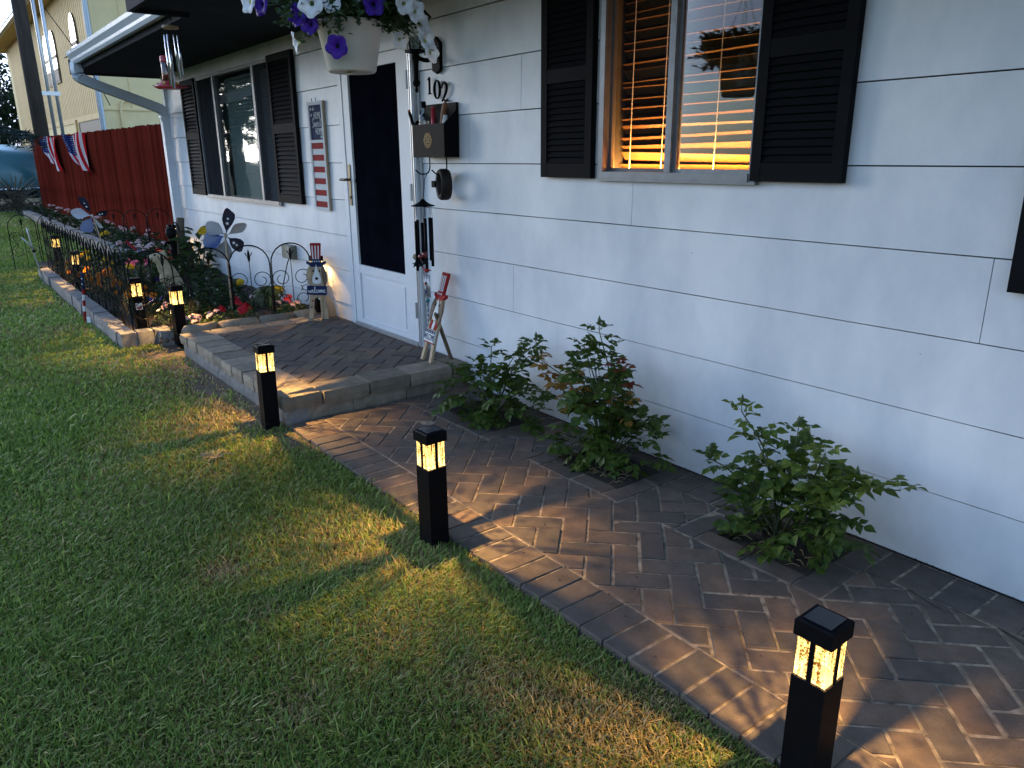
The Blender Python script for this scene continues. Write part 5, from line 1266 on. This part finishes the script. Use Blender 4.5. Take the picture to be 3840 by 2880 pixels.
# ------------------------------------------------------------------ red board fence with draped flags
M['redwood'] = mat('red_stained_board', (.165,.026,.017), .9, .5, 10, .8, 50, stretch=(3,3,.2), objvar=.28, spec=.0)
def fy(x_): return .2+.0487*(x_+25.2)
fence = thing('board_fence', 'tall red stained board fence beyond the house corner', 'fence', (-18,fy(-18),0))
fa = math.atan(.0487); x = -25.2; L_ = .142
pk = MB(); pk.prism([(0,0),(L_-.006,0),(L_-.006,1.965),(L_-.02,1.985),(.014,1.985),(0,1.965)],0,.02,mat=WF); pkm = pk.mesh('plank', M['redwood'])
ux = Vector((math.cos(fa),math.sin(fa),0))
N_ = int(14.4/L_)
for i in range(N_):
    p_ = Vector((-25.2,fy(-25.2),0))+ux*L_*i
    o = link('plank', pkm, fence, loc=p_-fence.location+Vector((0,rnd.uniform(-.004,.004),rnd.uniform(-.012,.012)-.0)), rot=(0,rnd.gauss(0,.004),fa))
b = MB()
for z_ in (.35,1.65): b.box((0,.021,z_),(14.4,.06,z_+.09))
b.build('rail', M['redwood'], fence, loc=Vector((-25.2,fy(-25.2),0))-fence.location, rz=fa)
def flagmat():
    m, t, p, o = nodes('starred_cloth'); N = t.nodes.new; L = t.links.new
    tc = N('ShaderNodeTexCoord'); v = N('ShaderNodeTexVoronoi'); v.inputs['Scale'].default_value = 22; v.inputs['Randomness'].default_value = .15; L(tc.outputs['Object'], v.inputs[0])
    lt = N('ShaderNodeMath'); lt.operation = 'LESS_THAN'; lt.inputs[1].default_value = .20; L(v.outputs['Distance'], lt.inputs[0])
    mx = N('ShaderNodeMixRGB'); L(lt.outputs[0], mx.inputs[0]); mx.inputs[1].default_value = (.018,.025,.10,1); mx.inputs[2].default_value = (.75,.75,.75,1); L(mx.outputs[0], p.inputs['Base Color']); p.inputs['Roughness'].default_value = .9; p.inputs['Specular IOR Level'].default_value = 0; return m
M['canton'] = flagmat()
M['cred'] = mat('red_cloth', (.50,.016,.022), .9, .2, 12, spec=0); M['cwhite'] = mat('white_cloth', (.60,.56,.57), .9, .1, 12, spec=0)
def flag(label, x_, w_, h_, seed):
    """flag gathered along the fence top, hanging in folds to a point"""
    q = random.Random(seed); t = thing('flag', label, 'flag', (x_,fy(x_)-.02,1.97), fa, 'flags on the red fence')
    nu, nv = 22, 16; G_ = []
    for i in range(nu+1):
        u = i/nu; row = []
        for j in range(nv+1):
            v = j/nv
            left = Vector((-w_*.5*(1-.2*v)+w_*.55*v*v, 0, -h_*(.30+.70*v) if v > 0 else -h_*.30*0))
            xx = (-.5+u)*w_*(1-.35*v) + w_*.32*v*v
            zz = -h_*v*(.62+.38*u**.8) - .04*h_*math.sin(u*9+seed)
            yy = -.05-.05*math.sin(u*13+2.5*v+seed)*(.3+.7*v)-.04*v
            row.append((xx,yy,zz))
        G_.append(row)
    cb, sb = MB(), [MB(),MB()]
    for i in range(nu):
        for j in range(nv):
            f = [G_[i][j],G_[i+1][j],G_[i+1][j+1],G_[i][j+1]]
            if i < nu*.46 and j < nv*.62: cb.face(f)
            else: sb[(i//2+(1 if j >= nv*.62 and i < nu*.46 else 0))%2].face(f)
    cb.build('canton', M['canton'], t, True); sb[0].build('red_stripe', M['cred'], t, True); sb[1].build('white_stripe', M['cwhite'], t, True)
    return t
flag('small draped stars and stripes flag at the far end of the red fence', -22.7, 1.9, .82, 1)
flag('larger draped stars and stripes flag on the red fence', -20.0, 2.3, .88, 4)

# ------------------------------------------------------------------ neighbouring house, pole, trailer
M['yboard'] = mat('ochre_board', (.70,.49,.21), .8, .15, 3, .2, 40, objvar=.05)
M['ycream'] = mat('cream_panel', (.88,.68,.36), .8, .10, 2, .15, 30, spec=.1)
M['winpane'] = mat('dusk_pane', (.35,.36,.38), .12, .3, 1.2, spec=.8)
M['dark'] = mat('dark_opening', (.03,.028,.025), .7)
nb = thing('neighbour_house', 'yellow two storey house with arched windows behind the red fence', 'house', (-30,3,0))
b = MB(); b.box((-24,.02,0),(0,12,7.35)); b.build('wall', M['ycream'], nb)
bm_ = MB(); bm_.box((-.13,-.05,0),(.13,.019,4.28)); bme = bm_.mesh('siding_board', M['yboard'])
wins = [(-2.72,.98),(-7.45,1.05),(-9.25,1.05)]
for i in range(66):
    x_ = -.17-.34*i
    link('siding_board', bme, nb, loc=(x_,0,2.98))
b = MB(); b.box((-24,-.06,2.90),(.0,.019,2.979)); b.box((-24,-.0,0),(0,.0195,2.899)); b.build('belt_course', M['yboard'], nb)
def arch(cx, w_, z0, z1, o_=0.0, n=12):
    h = w_/2+o_; r_ = [(cx-h,z0-o_),(cx+h,z0-o_),(cx+h,z1-h)]
    return r_+[(cx+h*math.cos(PI*k/n),z1-h*.15-h+h*1.15*math.sin(PI*k/n)+h*.15) for k in range(1,n)]+[(cx-h,z1-h)]
for cx, w_ in wins:
    wn = bpy.data.objects.new('arched_window',None); COL.objects.link(wn); wn.parent = nb; wn.location = (0,-.06,0)
    o = plate(arch(cx,w_,4.48,6.3,.07),.0,.04,M['darkwood'],'frame',wn,WF)
    o = plate(arch(cx,w_,4.48,6.3),.041,.05,M['winpane'],'pane',wn,WF)
    b = MB(); b.box((cx-w_/2,-.07,5.33),(cx+w_/2,-.051,5.43)); b.box((cx-w_/2,-.058,4.9),(cx+w_/2,-.051,4.94)); b.build('muntin', M['darkwood'], wn)
    b = MB(); b.box((cx-w_/2,-.056,4.48),(cx+w_/2,-.0515,4.9)); b.build('lower_pane', M['dark'], wn)
for x0_, x1_ in ((-4.6,-.5),(-13,-5.4)):
    b = MB(); b.box((x0_,-.05,0),(x1_,-.001,2.78)); d_ = b.build('garage_door', M['dark' if x0_ > -5 else 'ycream'], nb)
    b = MB(); b.box((x0_-.15,-.08,0),(x0_,.0,2.9)); b.box((x1_,-.08,0),(x1_+.15,.0,2.9)); b.box((x0_,-.08,2.781),(x1_,.0,2.899)); b.build('door_trim', M['yboard'], d_)
b = MB(); b.box((-.10,-.06,0),(.04,-.0005,7.35)); b.build('corner_board', M['gutter'], nb)
b = MB()
for k in range(10): b.box((.001,.9+1.2*k,3.1),(.03,.96+1.2*k,7.3))
b.box((.001,0,3.03),(.05,12,3.1)); b.build('batten', M['ycream'], nb)
b = MB(); b.box((-24.8,-.75,7.25),(.7,12.7,7.40)); b.build('eave', M['yboard'], nb)
b = MB(); b.box((-24.85,-.87,7.30),(.75,-.751,7.44)); b.build('gutter', M['gutter'], nb)
b = MB(); b.face([(-25,-.9,7.42),(1,-.9,7.42),(1,6,9.4),(-25,6,9.4)]); b.face([(-25,6,9.4),(1,6,9.4),(1,12.9,7.42),(-25,12.9,7.42)]); b.face([(1,-.9,7.42),(1,12.9,7.42),(1,6,9.4)]); b.build('roof', M['soffit'], nb)
MB().tube(bez([(-.35,-.78,7.32),(-.2,-.5,7.0),(-.04,-.12,6.5),(-.03,-.1,6.0)],6)+[Vector((-.03,-.1,.1))],.065,8).build('downspout', M['gutter'], nb, True)
MB().tube(bez([(.08,1.3,3.38),(.08,.75,3.36),(.08,.58,3.24),(.08,.52,3.0)],6)+[Vector((.08,.52,.3))],.045,8).build('conduit', M['ycream'], nb, True)
M['polewood'] = mat('pole_wood', (.055,.038,.026), .9, .5, 8, .6, 40, stretch=(2,2,.2))
t = thing('utility_pole', 'dark wooden utility pole with two grey conduits behind the fence end', 'utility pole', (-27.3,.72,0))
MB().tube([(0,0,-.3),(0,0,4),(.02,0,11)],[.21,.195,.15],14).build('pole', M['polewood'], t, True)
for dx, dy in ((-.02,.36),(.0,.56)): MB().tube([(dx,dy,0),(dx,dy,9)],.05,8).build('conduit', M['alu'], t, True)
b = MB(); b.box((.0,.14,3.25),(.05,.66,3.36)); b.build('bracket', M['alu'], t)
t = thing('service_cable', 'thin dark cable running down from the eave past the yellow house', 'cable', (-29.5,2.2,0))
MB().tube(bez([(-1.5,-.3,6.2),(.0,.1,4.9),(.6,.5,3.9),(.9,.75,3.1)],6),.015,5).build('wire', M['iron'], t)
t = thing('overhead_cable', 'pair of dark overhead cables crossing to the porch eave', 'cable', (-9,-.6,2.7))
for dz in (0,.03): MB().tube(bez([(-16,3.6,3.9+dz*3),(-6,1.7,1.5+dz*2),(2.9,-.4,.02+dz)],8),.006,5).build('wire', M['iron'], t)
M['tarp'] = mat('teal_tarp', (.035,.13,.15), .3, .25, 1.5, .15, 6, spec=.6)
t = thing('covered_trailer', 'trailer under a glossy teal cover with a silver rail beyond the lawn', 'trailer', (-30.5,-.3,0))
b = MB(); prof = [(-2.0,.62),(-2.05,1.2),(-1.9,1.6),(-1.4,1.82),(0,1.9),(1.2,1.84),(1.75,1.6),(1.9,1.1),(1.85,.62)]
for i in range(9):
    xx = -2.6+.65*i; f = 1-.25*abs(i-4)/4*(abs(i-4)/4)
    for y_, z_ in prof: b.v.append((xx, y_*f, .62+(z_-.62)*f*(1+.02*math.sin(i*2.1+y_*3))))
n = len(prof)
for i in range(8):
    for k in range(n-1): b.f.append((i*n+k,(i+1)*n+k,(i+1)*n+k+1,i*n+k+1)); b.m.append(0)
b.f.append(tuple(range(n))); b.m.append(0); b.f.append(tuple(8*n+k for k in reversed(range(n)))); b.m.append(0)
b.build('cover', M['tarp'], t, True)
b = MB(); b.tube([(2.66,-2.2,.58),(2.66,2.0,.58)],.05,8); b.build('rail', M['steel'], t, True)
b = MB(); b.box((-2.5,-1.8,.30),(2.6,1.8,.52)); b.build('chassis', M['black'], t)
for x_ in (-.6,.5):
    for y_ in (-1.85,1.7): MB().lathe([(.12,-.1),(.3,-.1),(.34,-.05),(.34,.05),(.3,.1),(.12,.1)],16,mat=Matrix.Translation((x_,y_,.30))@Matrix.Rotation(PI/2,4,'X')).build('wheel', M['black'], t, True)

# ------------------------------------------------------------------ spruce at the left edge, hedge, trees across the road
M['needle'] = leafmat('spruce_needle', (.018,.034,.026), (.035,.055,.042), .6, .15)
M['tbark'] = mat('tree_bark', (.07,.055,.042), .95, .5, 10, .6, 30)
def spruce(label, loc, H, R0, zlow, seed, nb_=90):
    q = random.Random(seed); t = thing('spruce_tree', label, 'tree', loc)
    MB().tube([(0,0,-.2),(0,0,H*.5),(0,0,H)],[.20,.12,.02],10).build('trunk', M['tbark'], t, True)
    b = MB(); tw = MB()
    for k in range(nb_):
        f = (k+.5)/nb_; z_ = zlow+(H-zlow)*f**1.15; L_ = R0*(1-f)**.8*q.uniform(.75,1.08)+.15; a_ = k*2.39996+q.uniform(-.3,.3)
        d = Vector((math.cos(a_),math.sin(a_),0)); pts = bez([(0,0,z_),d*L_*.5+Vector((0,0,z_+.05*L_)),d*L_*.85+Vector((0,0,z_-.12*L_)),d*L_+Vector((0,0,z_-.16*L_))],5)
        tw.tube(pts,[.03*(1-i/len(pts))+.006 for i in range(len(pts))],5,cap=False)
        s_ = d.cross(Vector((0,0,1)))
        for i, p_ in enumerate(pts[2:]):
            for sd_ in (-1,1):
                for rep in range(2):
                    tl = L_*.26*q.uniform(.5,1.1)*(1-.35*i/len(pts)); e = p_+s_*sd_*tl*.7+d*tl*.35+Vector((0,0,-tl*q.uniform(.25,.75)))
                    n = 9
                    for u in range(n):
                        c_ = p_.lerp(e,(u+.5)/n); ax = Vector((q.gauss(0,1),q.gauss(0,1),q.gauss(0,.7))).normalized(); ln = .055+.03*L_; bd = (e-p_).normalized()*ln*.55; 
                        b.face([c_-ax*.012-bd*.2, c_+ax*ln*.75+bd, c_+ax*.012+bd*.3]); b.face([c_-ax*.012-bd*.2, c_-ax*ln*.75+bd, c_+ax*.012+bd*.3])
    tag(b.build('crown', M['needle'], t), kind='stuff'); tw.build('branch', M['tbark'], t)
    return t
spruce('grey green spruce reaching in at the left edge of the picture', (-18.0,-3.30,0), 8.5, 2.45, 2.25, 2, 120)
t = thing('dry_shrub', 'bare twiggy shrub at the far end of the red fence', 'shrub', (-25.9,-.35,0)); b = MB(); q = random.Random(4)
for k in range(70):
    a_ = q.uniform(0,6.3); rr = q.uniform(.2,.9); h_ = q.uniform(.3,1.15); b.tube(bez([(0,0,0),(rr*.4*math.cos(a_),rr*.4*math.sin(a_),h_*.6),(rr*math.cos(a_),rr*math.sin(a_),h_*q.uniform(.6,1))],4),[.012]*8+[.004],4,cap=False)
b.build('twig', mat('dry_twig',(.16,.13,.09),.9,.4,10), t)
b = MB()
for k in range(900):
    a_ = q.uniform(0,6.3); rr = math.sqrt(q.random())*.85; z_ = q.uniform(.05,.9)*(1-rr*.5); p_ = Vector((rr*math.cos(a_),rr*math.sin(a_),z_)); d = Vector((q.gauss(0,1),q.gauss(0,1),q.gauss(0,1)))*.05; b.face([p_,p_+d,p_+Vector((d.y,-d.x,d.z))*.5])
tag(b.build('leaf', M['needle'], t), kind='stuff')
M['far_leaf'] = leafmat('far_leaf', (.018,.030,.014), (.038,.058,.022), .7, .2)
def broad_tree(label, loc, H, R0, seed, n=5200):
    q = random.Random(seed); t = thing('broadleaf_tree', label, 'tree', loc, group='trees across the road')
    tr = MB(); tr.tube([(0,0,-.3),(.1,0,H*.3),(0,.1,H*.6)],[.3,.22,.1],9)
    b = MB(); lobes = []
    for k in range(11):
        a_ = q.uniform(0,6.3); c_ = Vector((R0*.6*math.cos(a_)*q.random(),R0*.6*math.sin(a_)*q.random(),H*q.uniform(.40,.86))); lobes.append((c_,R0*q.uniform(.35,.6))); tr.tube([(0,0,H*.3),c_],[.12,.03],6)
    for k in range(n):
        c_, r_ = lobes[k%11]; v = Vector((q.gauss(0,1),q.gauss(0,1),q.gauss(0,1))).normalized()*r_*q.uniform(.55,1.05); p_ = c_+v; s_ = q.uniform(.16,.34)
        u = Vector((q.gauss(0,1),q.gauss(0,1),q.gauss(0,1))).normalized(); w_ = u.orthogonal().normalized(); b.face([p_,p_+u*s_+w_*s_*.4,p_+u*s_*1.7,p_+u*s_-w_*s_*.4])
    tr.build('trunk', M['tbark'], t, True); tag(b.build('crown', M['far_leaf'], t), kind='stuff'); return t
broad_tree('far left one of the broad trees across the road mirrored in the windows', (-46,-30,0), 8, 4.5, 1)
broad_tree('low one of the broad trees across the road mirrored in the windows', (-31,-46,0), 4.2, 3.0, 2)
broad_tree('middle one of the broad trees across the road mirrored in the windows', (-22,-46,0), 7.5, 4.2, 3)
broad_tree('right one of the broad trees across the road mirrored in the windows', (-9,-48,0), 8.5, 5, 4)
broad_tree('taller dark tree far behind the trailer', (-78,4.5,0), 9, 5.5, 5)['group'] = 'far trees'
broad_tree('lower dark tree far behind the trailer', (-84,-3,0), 7.5, 5.0, 6)['group'] = 'far trees'

# ------------------------------------------------------------------ lawn
def lawn():
    rs = np.random.default_rng(5); out = []
    cam2 = np.array([CAM.x,CAM.y]); F2 = np.array([fwd.x,fwd.y,fwd.z]); R2 = np.array(cr); U2 = np.array(cu)
    def edge(x_):
        e = np.where(x_ > -3.95, -1.256, -1.285); e = np.where(x_ < -6.05, -1.33, e); e = np.where(x_ < -6.55, -1.59, e); return np.where(x_ < -11.45, -.42, e)
    bands = [(0,2.6,46000),(2.6,3.6,34000),(3.6,5,21000),(5,7.5,11500),(7.5,12,5600),(12,18,2600),(18,27,1300)]
    for d0, d1, den in bands:
        A = (2*d1)**2*.5; n = int(A*den)
        ang = rs.uniform(np.pi*.40,np.pi*1.30,n); rr = np.sqrt(rs.uniform(d0**2,d1**2,n)); n_keep = int(np.pi*(d1**2-d0**2)*(.9/2)*den)
        ang = ang[:n_keep]; rr = rr[:n_keep]
        x_ = cam2[0]+rr*np.cos(ang); y_ = cam2[1]+rr*np.sin(ang)
        ok = (y_ < edge(x_)+rs.normal(0,.02,len(x_))) & (x_ < .9)
        P3 = np.stack([x_-CAM.x,y_-CAM.y,np.full_like(x_,-CAM.z)],1); z_ = P3@F2; u_ = (P3@R2)/np.maximum(z_,.01)*.739; v_ = (P3@U2)/np.maximum(z_,.01)*.739
        ok &= (z_ > .2) & (u_ > -.66) & (u_ < .62) & (v_ > -.50)
        out.append(np.stack([x_[ok],y_[ok]],1))
    P = np.concatenate(out)
    def vn(p_, s, seed):
        k = rs.__class__; r2 = np.random.default_rng(seed); tot = np.zeros(len(p_))
        for o_ in range(3):
            for _ in range(4):
                a_ = r2.uniform(0,6.28); f_ = s*(1.9**o_)*r2.uniform(.7,1.3); tot += np.sin((p_[:,0]*np.cos(a_)+p_[:,1]*np.sin(a_))*f_+r2.uniform(0,6.28))*(.6**o_)
        return tot/4.2
    dry = vn(P,3.3,2)*.5+vn(P,1.1,9)*.35
    for cx, cy, r_, s in ((-2.60,-2.03,.10,1.6),(-1.12,-1.42,.22,1.5),(-2.75,-1.62,.42,.55),(-2.35,-1.55,.28,.5),(-3.4,-1.85,.3,.2),(-1.7,-1.85,.25,.25),(-4.3,-1.45,.35,1.1),(-5.2,-1.40,.5,1.3),(-6.2,-1.42,.4,1.3),(-1.35,-1.6,.2,.6),(-2.25,-2.0,.09,1.1),(-1.75,-2.1,.10,.9),(-7.4,-1.72,.5,.7),(-9.5,-1.72,.8,.7),(-2.05,-1.42,.16,.5),(-2.2,-2.35,.22,.5),(-3.2,-2.3,.3,.35),(-1.55,-1.62,.14,.7),(-1.9,-1.7,.12,.7),(-4.2,-2.1,.35,.4),(-5.6,-2.0,.4,.4)):  # dry spots; those by the path bollard also paint its lamplight
        dry += s*np.exp(-((P[:,0]-cx)**2+(P[:,1]-cy)**2)/r_**2)
    bare = np.zeros(len(P))
    for cx, cy, rx, ry in ((-4.15,-1.36,.25,.10),(-4.9,-1.38,.45,.13),(-5.7,-1.38,.35,.16),(-6.15,-1.40,.22,.12),(-3.75,-1.32,.2,.06)):
        bare = np.maximum(bare, np.exp(-(((P[:,0]-cx)/rx)**2+((P[:,1]-cy)/ry)**2)))
    keep = rs.random(len(P)) > bare*.86+np.clip(dry-1.0,0,.5)*.5
    P = P[keep]; dry = dry[keep]; n = len(P)
    d = np.hypot(P[:,0]-CAM.x,P[:,1]-CAM.y)
    isdry = rs.random(n) < np.clip(.21+.46*dry,.05,.93)
    col = np.zeros((n,4)); g_ = rs.random((n,1)); big = vn(P,.9,31)[:,None]
    green = np.array([.115,.21,.026])*(1-g_)+np.array([.30,.41,.095])*g_; green = green*(1+.25*big)
    tan = np.array([.30,.23,.085])*(1-g_)+np.array([.55,.45,.22])*g_
    col[:,:3] = np.where(isdry[:,None],tan,green); col[:,3] = 1
    h = rs.uniform(.016,.042,n)*(1+.35*vn(P,2.2,14))*np.where(isdry,.75,1.0); lng = rs.random(n) < .018; h = np.where(lng, h*1.7, h); wd = rs.uniform(.0012,.0027,n)*np.clip(d/2.6,1,4.5)
    lf = .75*np.stack([np.cos(vn(P,1.4,77)*3),np.sin(vn(P,1.4,77)*3)],1); a_ = rs.uniform(0,2*np.pi,n)
    dr = lf*.5+np.stack([np.cos(a_),np.sin(a_)],1); dr /= np.linalg.norm(dr,axis=1)[:,None]; sd_ = np.stack([-dr[:,1],dr[:,0]],1)
    bend = rs.uniform(.25,1.25,n)*h
    z0 = -.032
    V_ = np.zeros((n,5,3))
    V_[:,0,:2] = P-sd_*wd[:,None]; V_[:,1,:2] = P+sd_*wd[:,None]; V_[:,0,2] = V_[:,1,2] = z0
    m_ = P+dr*(bend*.38)[:,None]; V_[:,2,:2] = m_+sd_*(wd*.85)[:,None]; V_[:,3,:2] = m_-sd_*(wd*.85)[:,None]; V_[:,2,2] = V_[:,3,2] = z0+h*.72
    V_[:,4,:2] = P+dr*bend[:,None]; V_[:,4,2] = z0+h*rs.uniform(.8,1.15,n)
    me = bpy.data.meshes.new('lawn_grass'); me.vertices.add(n*5); me.vertices.foreach_set('co',V_.reshape(-1))
    base = np.arange(n)*5; lv = np.stack([base,base+1,base+2,base+3, base+3,base+2,base+4],1).reshape(-1)
    me.loops.add(n*7); me.loops.foreach_set('vertex_index',lv.astype(np.int32)); me.polygons.add(n*2)
    ls = np.stack([np.arange(n)*7,np.arange(n)*7+4],1).reshape(-1); me.polygons.foreach_set('loop_start',ls.astype(np.int32))
    me.update(calc_edges=True)
    at = me.color_attributes.new('blade','FLOAT_COLOR','POINT'); at.data.foreach_set('color',np.repeat(col,5,0).reshape(-1))
    m, t, p, o = nodes('grass_blade'); N = t.nodes.new; L = t.links.new
    ca = N('ShaderNodeVertexColor'); ca.layer_name = 'blade'; L(ca.outputs[0], p.inputs['Base Color']); p.inputs['Roughness'].default_value = .5; p.inputs['Specular IOR Level'].default_value = .35
    tr = N('ShaderNodeBsdfTranslucent'); L(ca.outputs[0], tr.inputs[0]); mx = N('ShaderNodeMixShader'); mx.inputs[0].default_value = .45; L(p.outputs[0], mx.inputs[1]); L(tr.outputs[0], mx.inputs[2]); L(mx.outputs[0], o.inputs[0])
    me.materials.append(m)
    print('blades', n)
    return link('lawn_grass', me)
tag(lawn(), 'short green lawn with dry straw coloured patches', 'lawn', kind='stuff')
b = MB(); q = random.Random(77)
for cx, cy, r_, n in ((-4.9,-1.38,.75,260),(-4.1,-1.36,.3,90),(-6.1,-1.42,.35,90),(-2.6,-2.02,.08,60),(-1.12,-1.42,.2,110)):
    for _ in range(n):
        x_, y_ = cx+q.gauss(0,r_*.6), cy+q.gauss(0,min(r_,.16)*.5); y_ = min(y_,-1.27); a_ = q.uniform(0,6.3); l_ = q.uniform(.015,.05); z_ = -.026+q.uniform(0,.012)
        b.tube([(x_,y_,z_),(x_+l_*math.cos(a_),y_+l_*math.sin(a_),z_+q.uniform(-.003,.008))],.0011,3,cap=False)
tag(b.build('straw_litter', mat('straw',(.34,.25,.12),.9,.3,30)), 'scattered dry straw on the bare soil by the porch', 'straw', kind='stuff')
b = MB()
for _ in range(700):                          # dark debris along the foot of the wall and in the paving joints
    x_ = q.uniform(-3.9,.6); y_ = -abs(q.gauss(0,.02))-.004 if q.random() < .75 else q.uniform(-1.2,-.05); s_ = q.uniform(.0025,.007); a_ = q.uniform(0,6.3); z_ = .003
    b.face([(x_,y_,z_),(x_+s_*2*math.cos(a_),y_+s_*2*math.sin(a_),z_+s_*.5),(x_+s_*math.cos(a_+1),min(-.002,y_+s_*math.sin(a_+1)),z_+s_*.8)])
tag(b.build('leaf_debris', mat('dark_debris',(.05,.038,.028),.9,.5,30)), 'tiny dark leaf debris along the foot of the wall', 'debris', kind='stuff')
# dirt strip along the porch front
b = MB(); nx = 40
for i in range(nx):
    xa, xb = -6.5+3.0*i/nx, -6.5+3.0*(i+1)/nx; f = lambda v: -1.50-.07*math.sin(v*3.1)-.05*math.sin(v*7.7)+.22*max(0,(v+4.0)) 
    b.face([(xa,f(xa),-.0245),(xb,f(xb),-.0245),(xb,-1.2,-.018),(xa,-1.2,-.018)])
tag(b.build('bare_soil', mat('dry_soil',(.14,.10,.065),.95,.45,12,.9,140)), kind='structure')
t = thing('dry_leaf_clump', 'small clump of dry pale leaves lying on the lawn', 'leaf litter', (-3.73,-1.71,-.01)); b = MB()
for k in range(14):
    a_ = q.uniform(0,6.3); b.tube(bez([(0,0,0),(.05*math.cos(a_),.05*math.sin(a_),.02),(.09*math.cos(a_)*q.uniform(.5,1.2),.09*math.sin(a_),.005)],3),[.003]*6+[.001],4,cap=False)
b.build('leaf', M['straw2'] if 'straw2' in M else mat('pale_straw',(.40,.30,.18),.9,.3,30), t)

# ------------------------------------------------------------------ warm light added inside the near window, its source unseen
t = thing('added_sill_light', 'added warm light glowing low inside the near window', 'lamp', (-2.33,.22,1.345))
b = MB(); b.lathe([(0,0),(.03,0),(.03,.01),(0,.01)],10); b.build('sill_light_foot', M['brass'], t)
ld = bpy.data.lights.new('sill_glow','AREA'); ld.shape = 'RECTANGLE'; ld.size = .84; ld.size_y = .05; ld.energy = 12.0; ld.color = (1.0,.40,.08)
lo = bpy.data.objects.new('sill_glow', ld); COL.objects.link(lo); lo.parent = t; lo.location = (0,-.165,.012); lo.rotation_euler = (R(112),0,0)
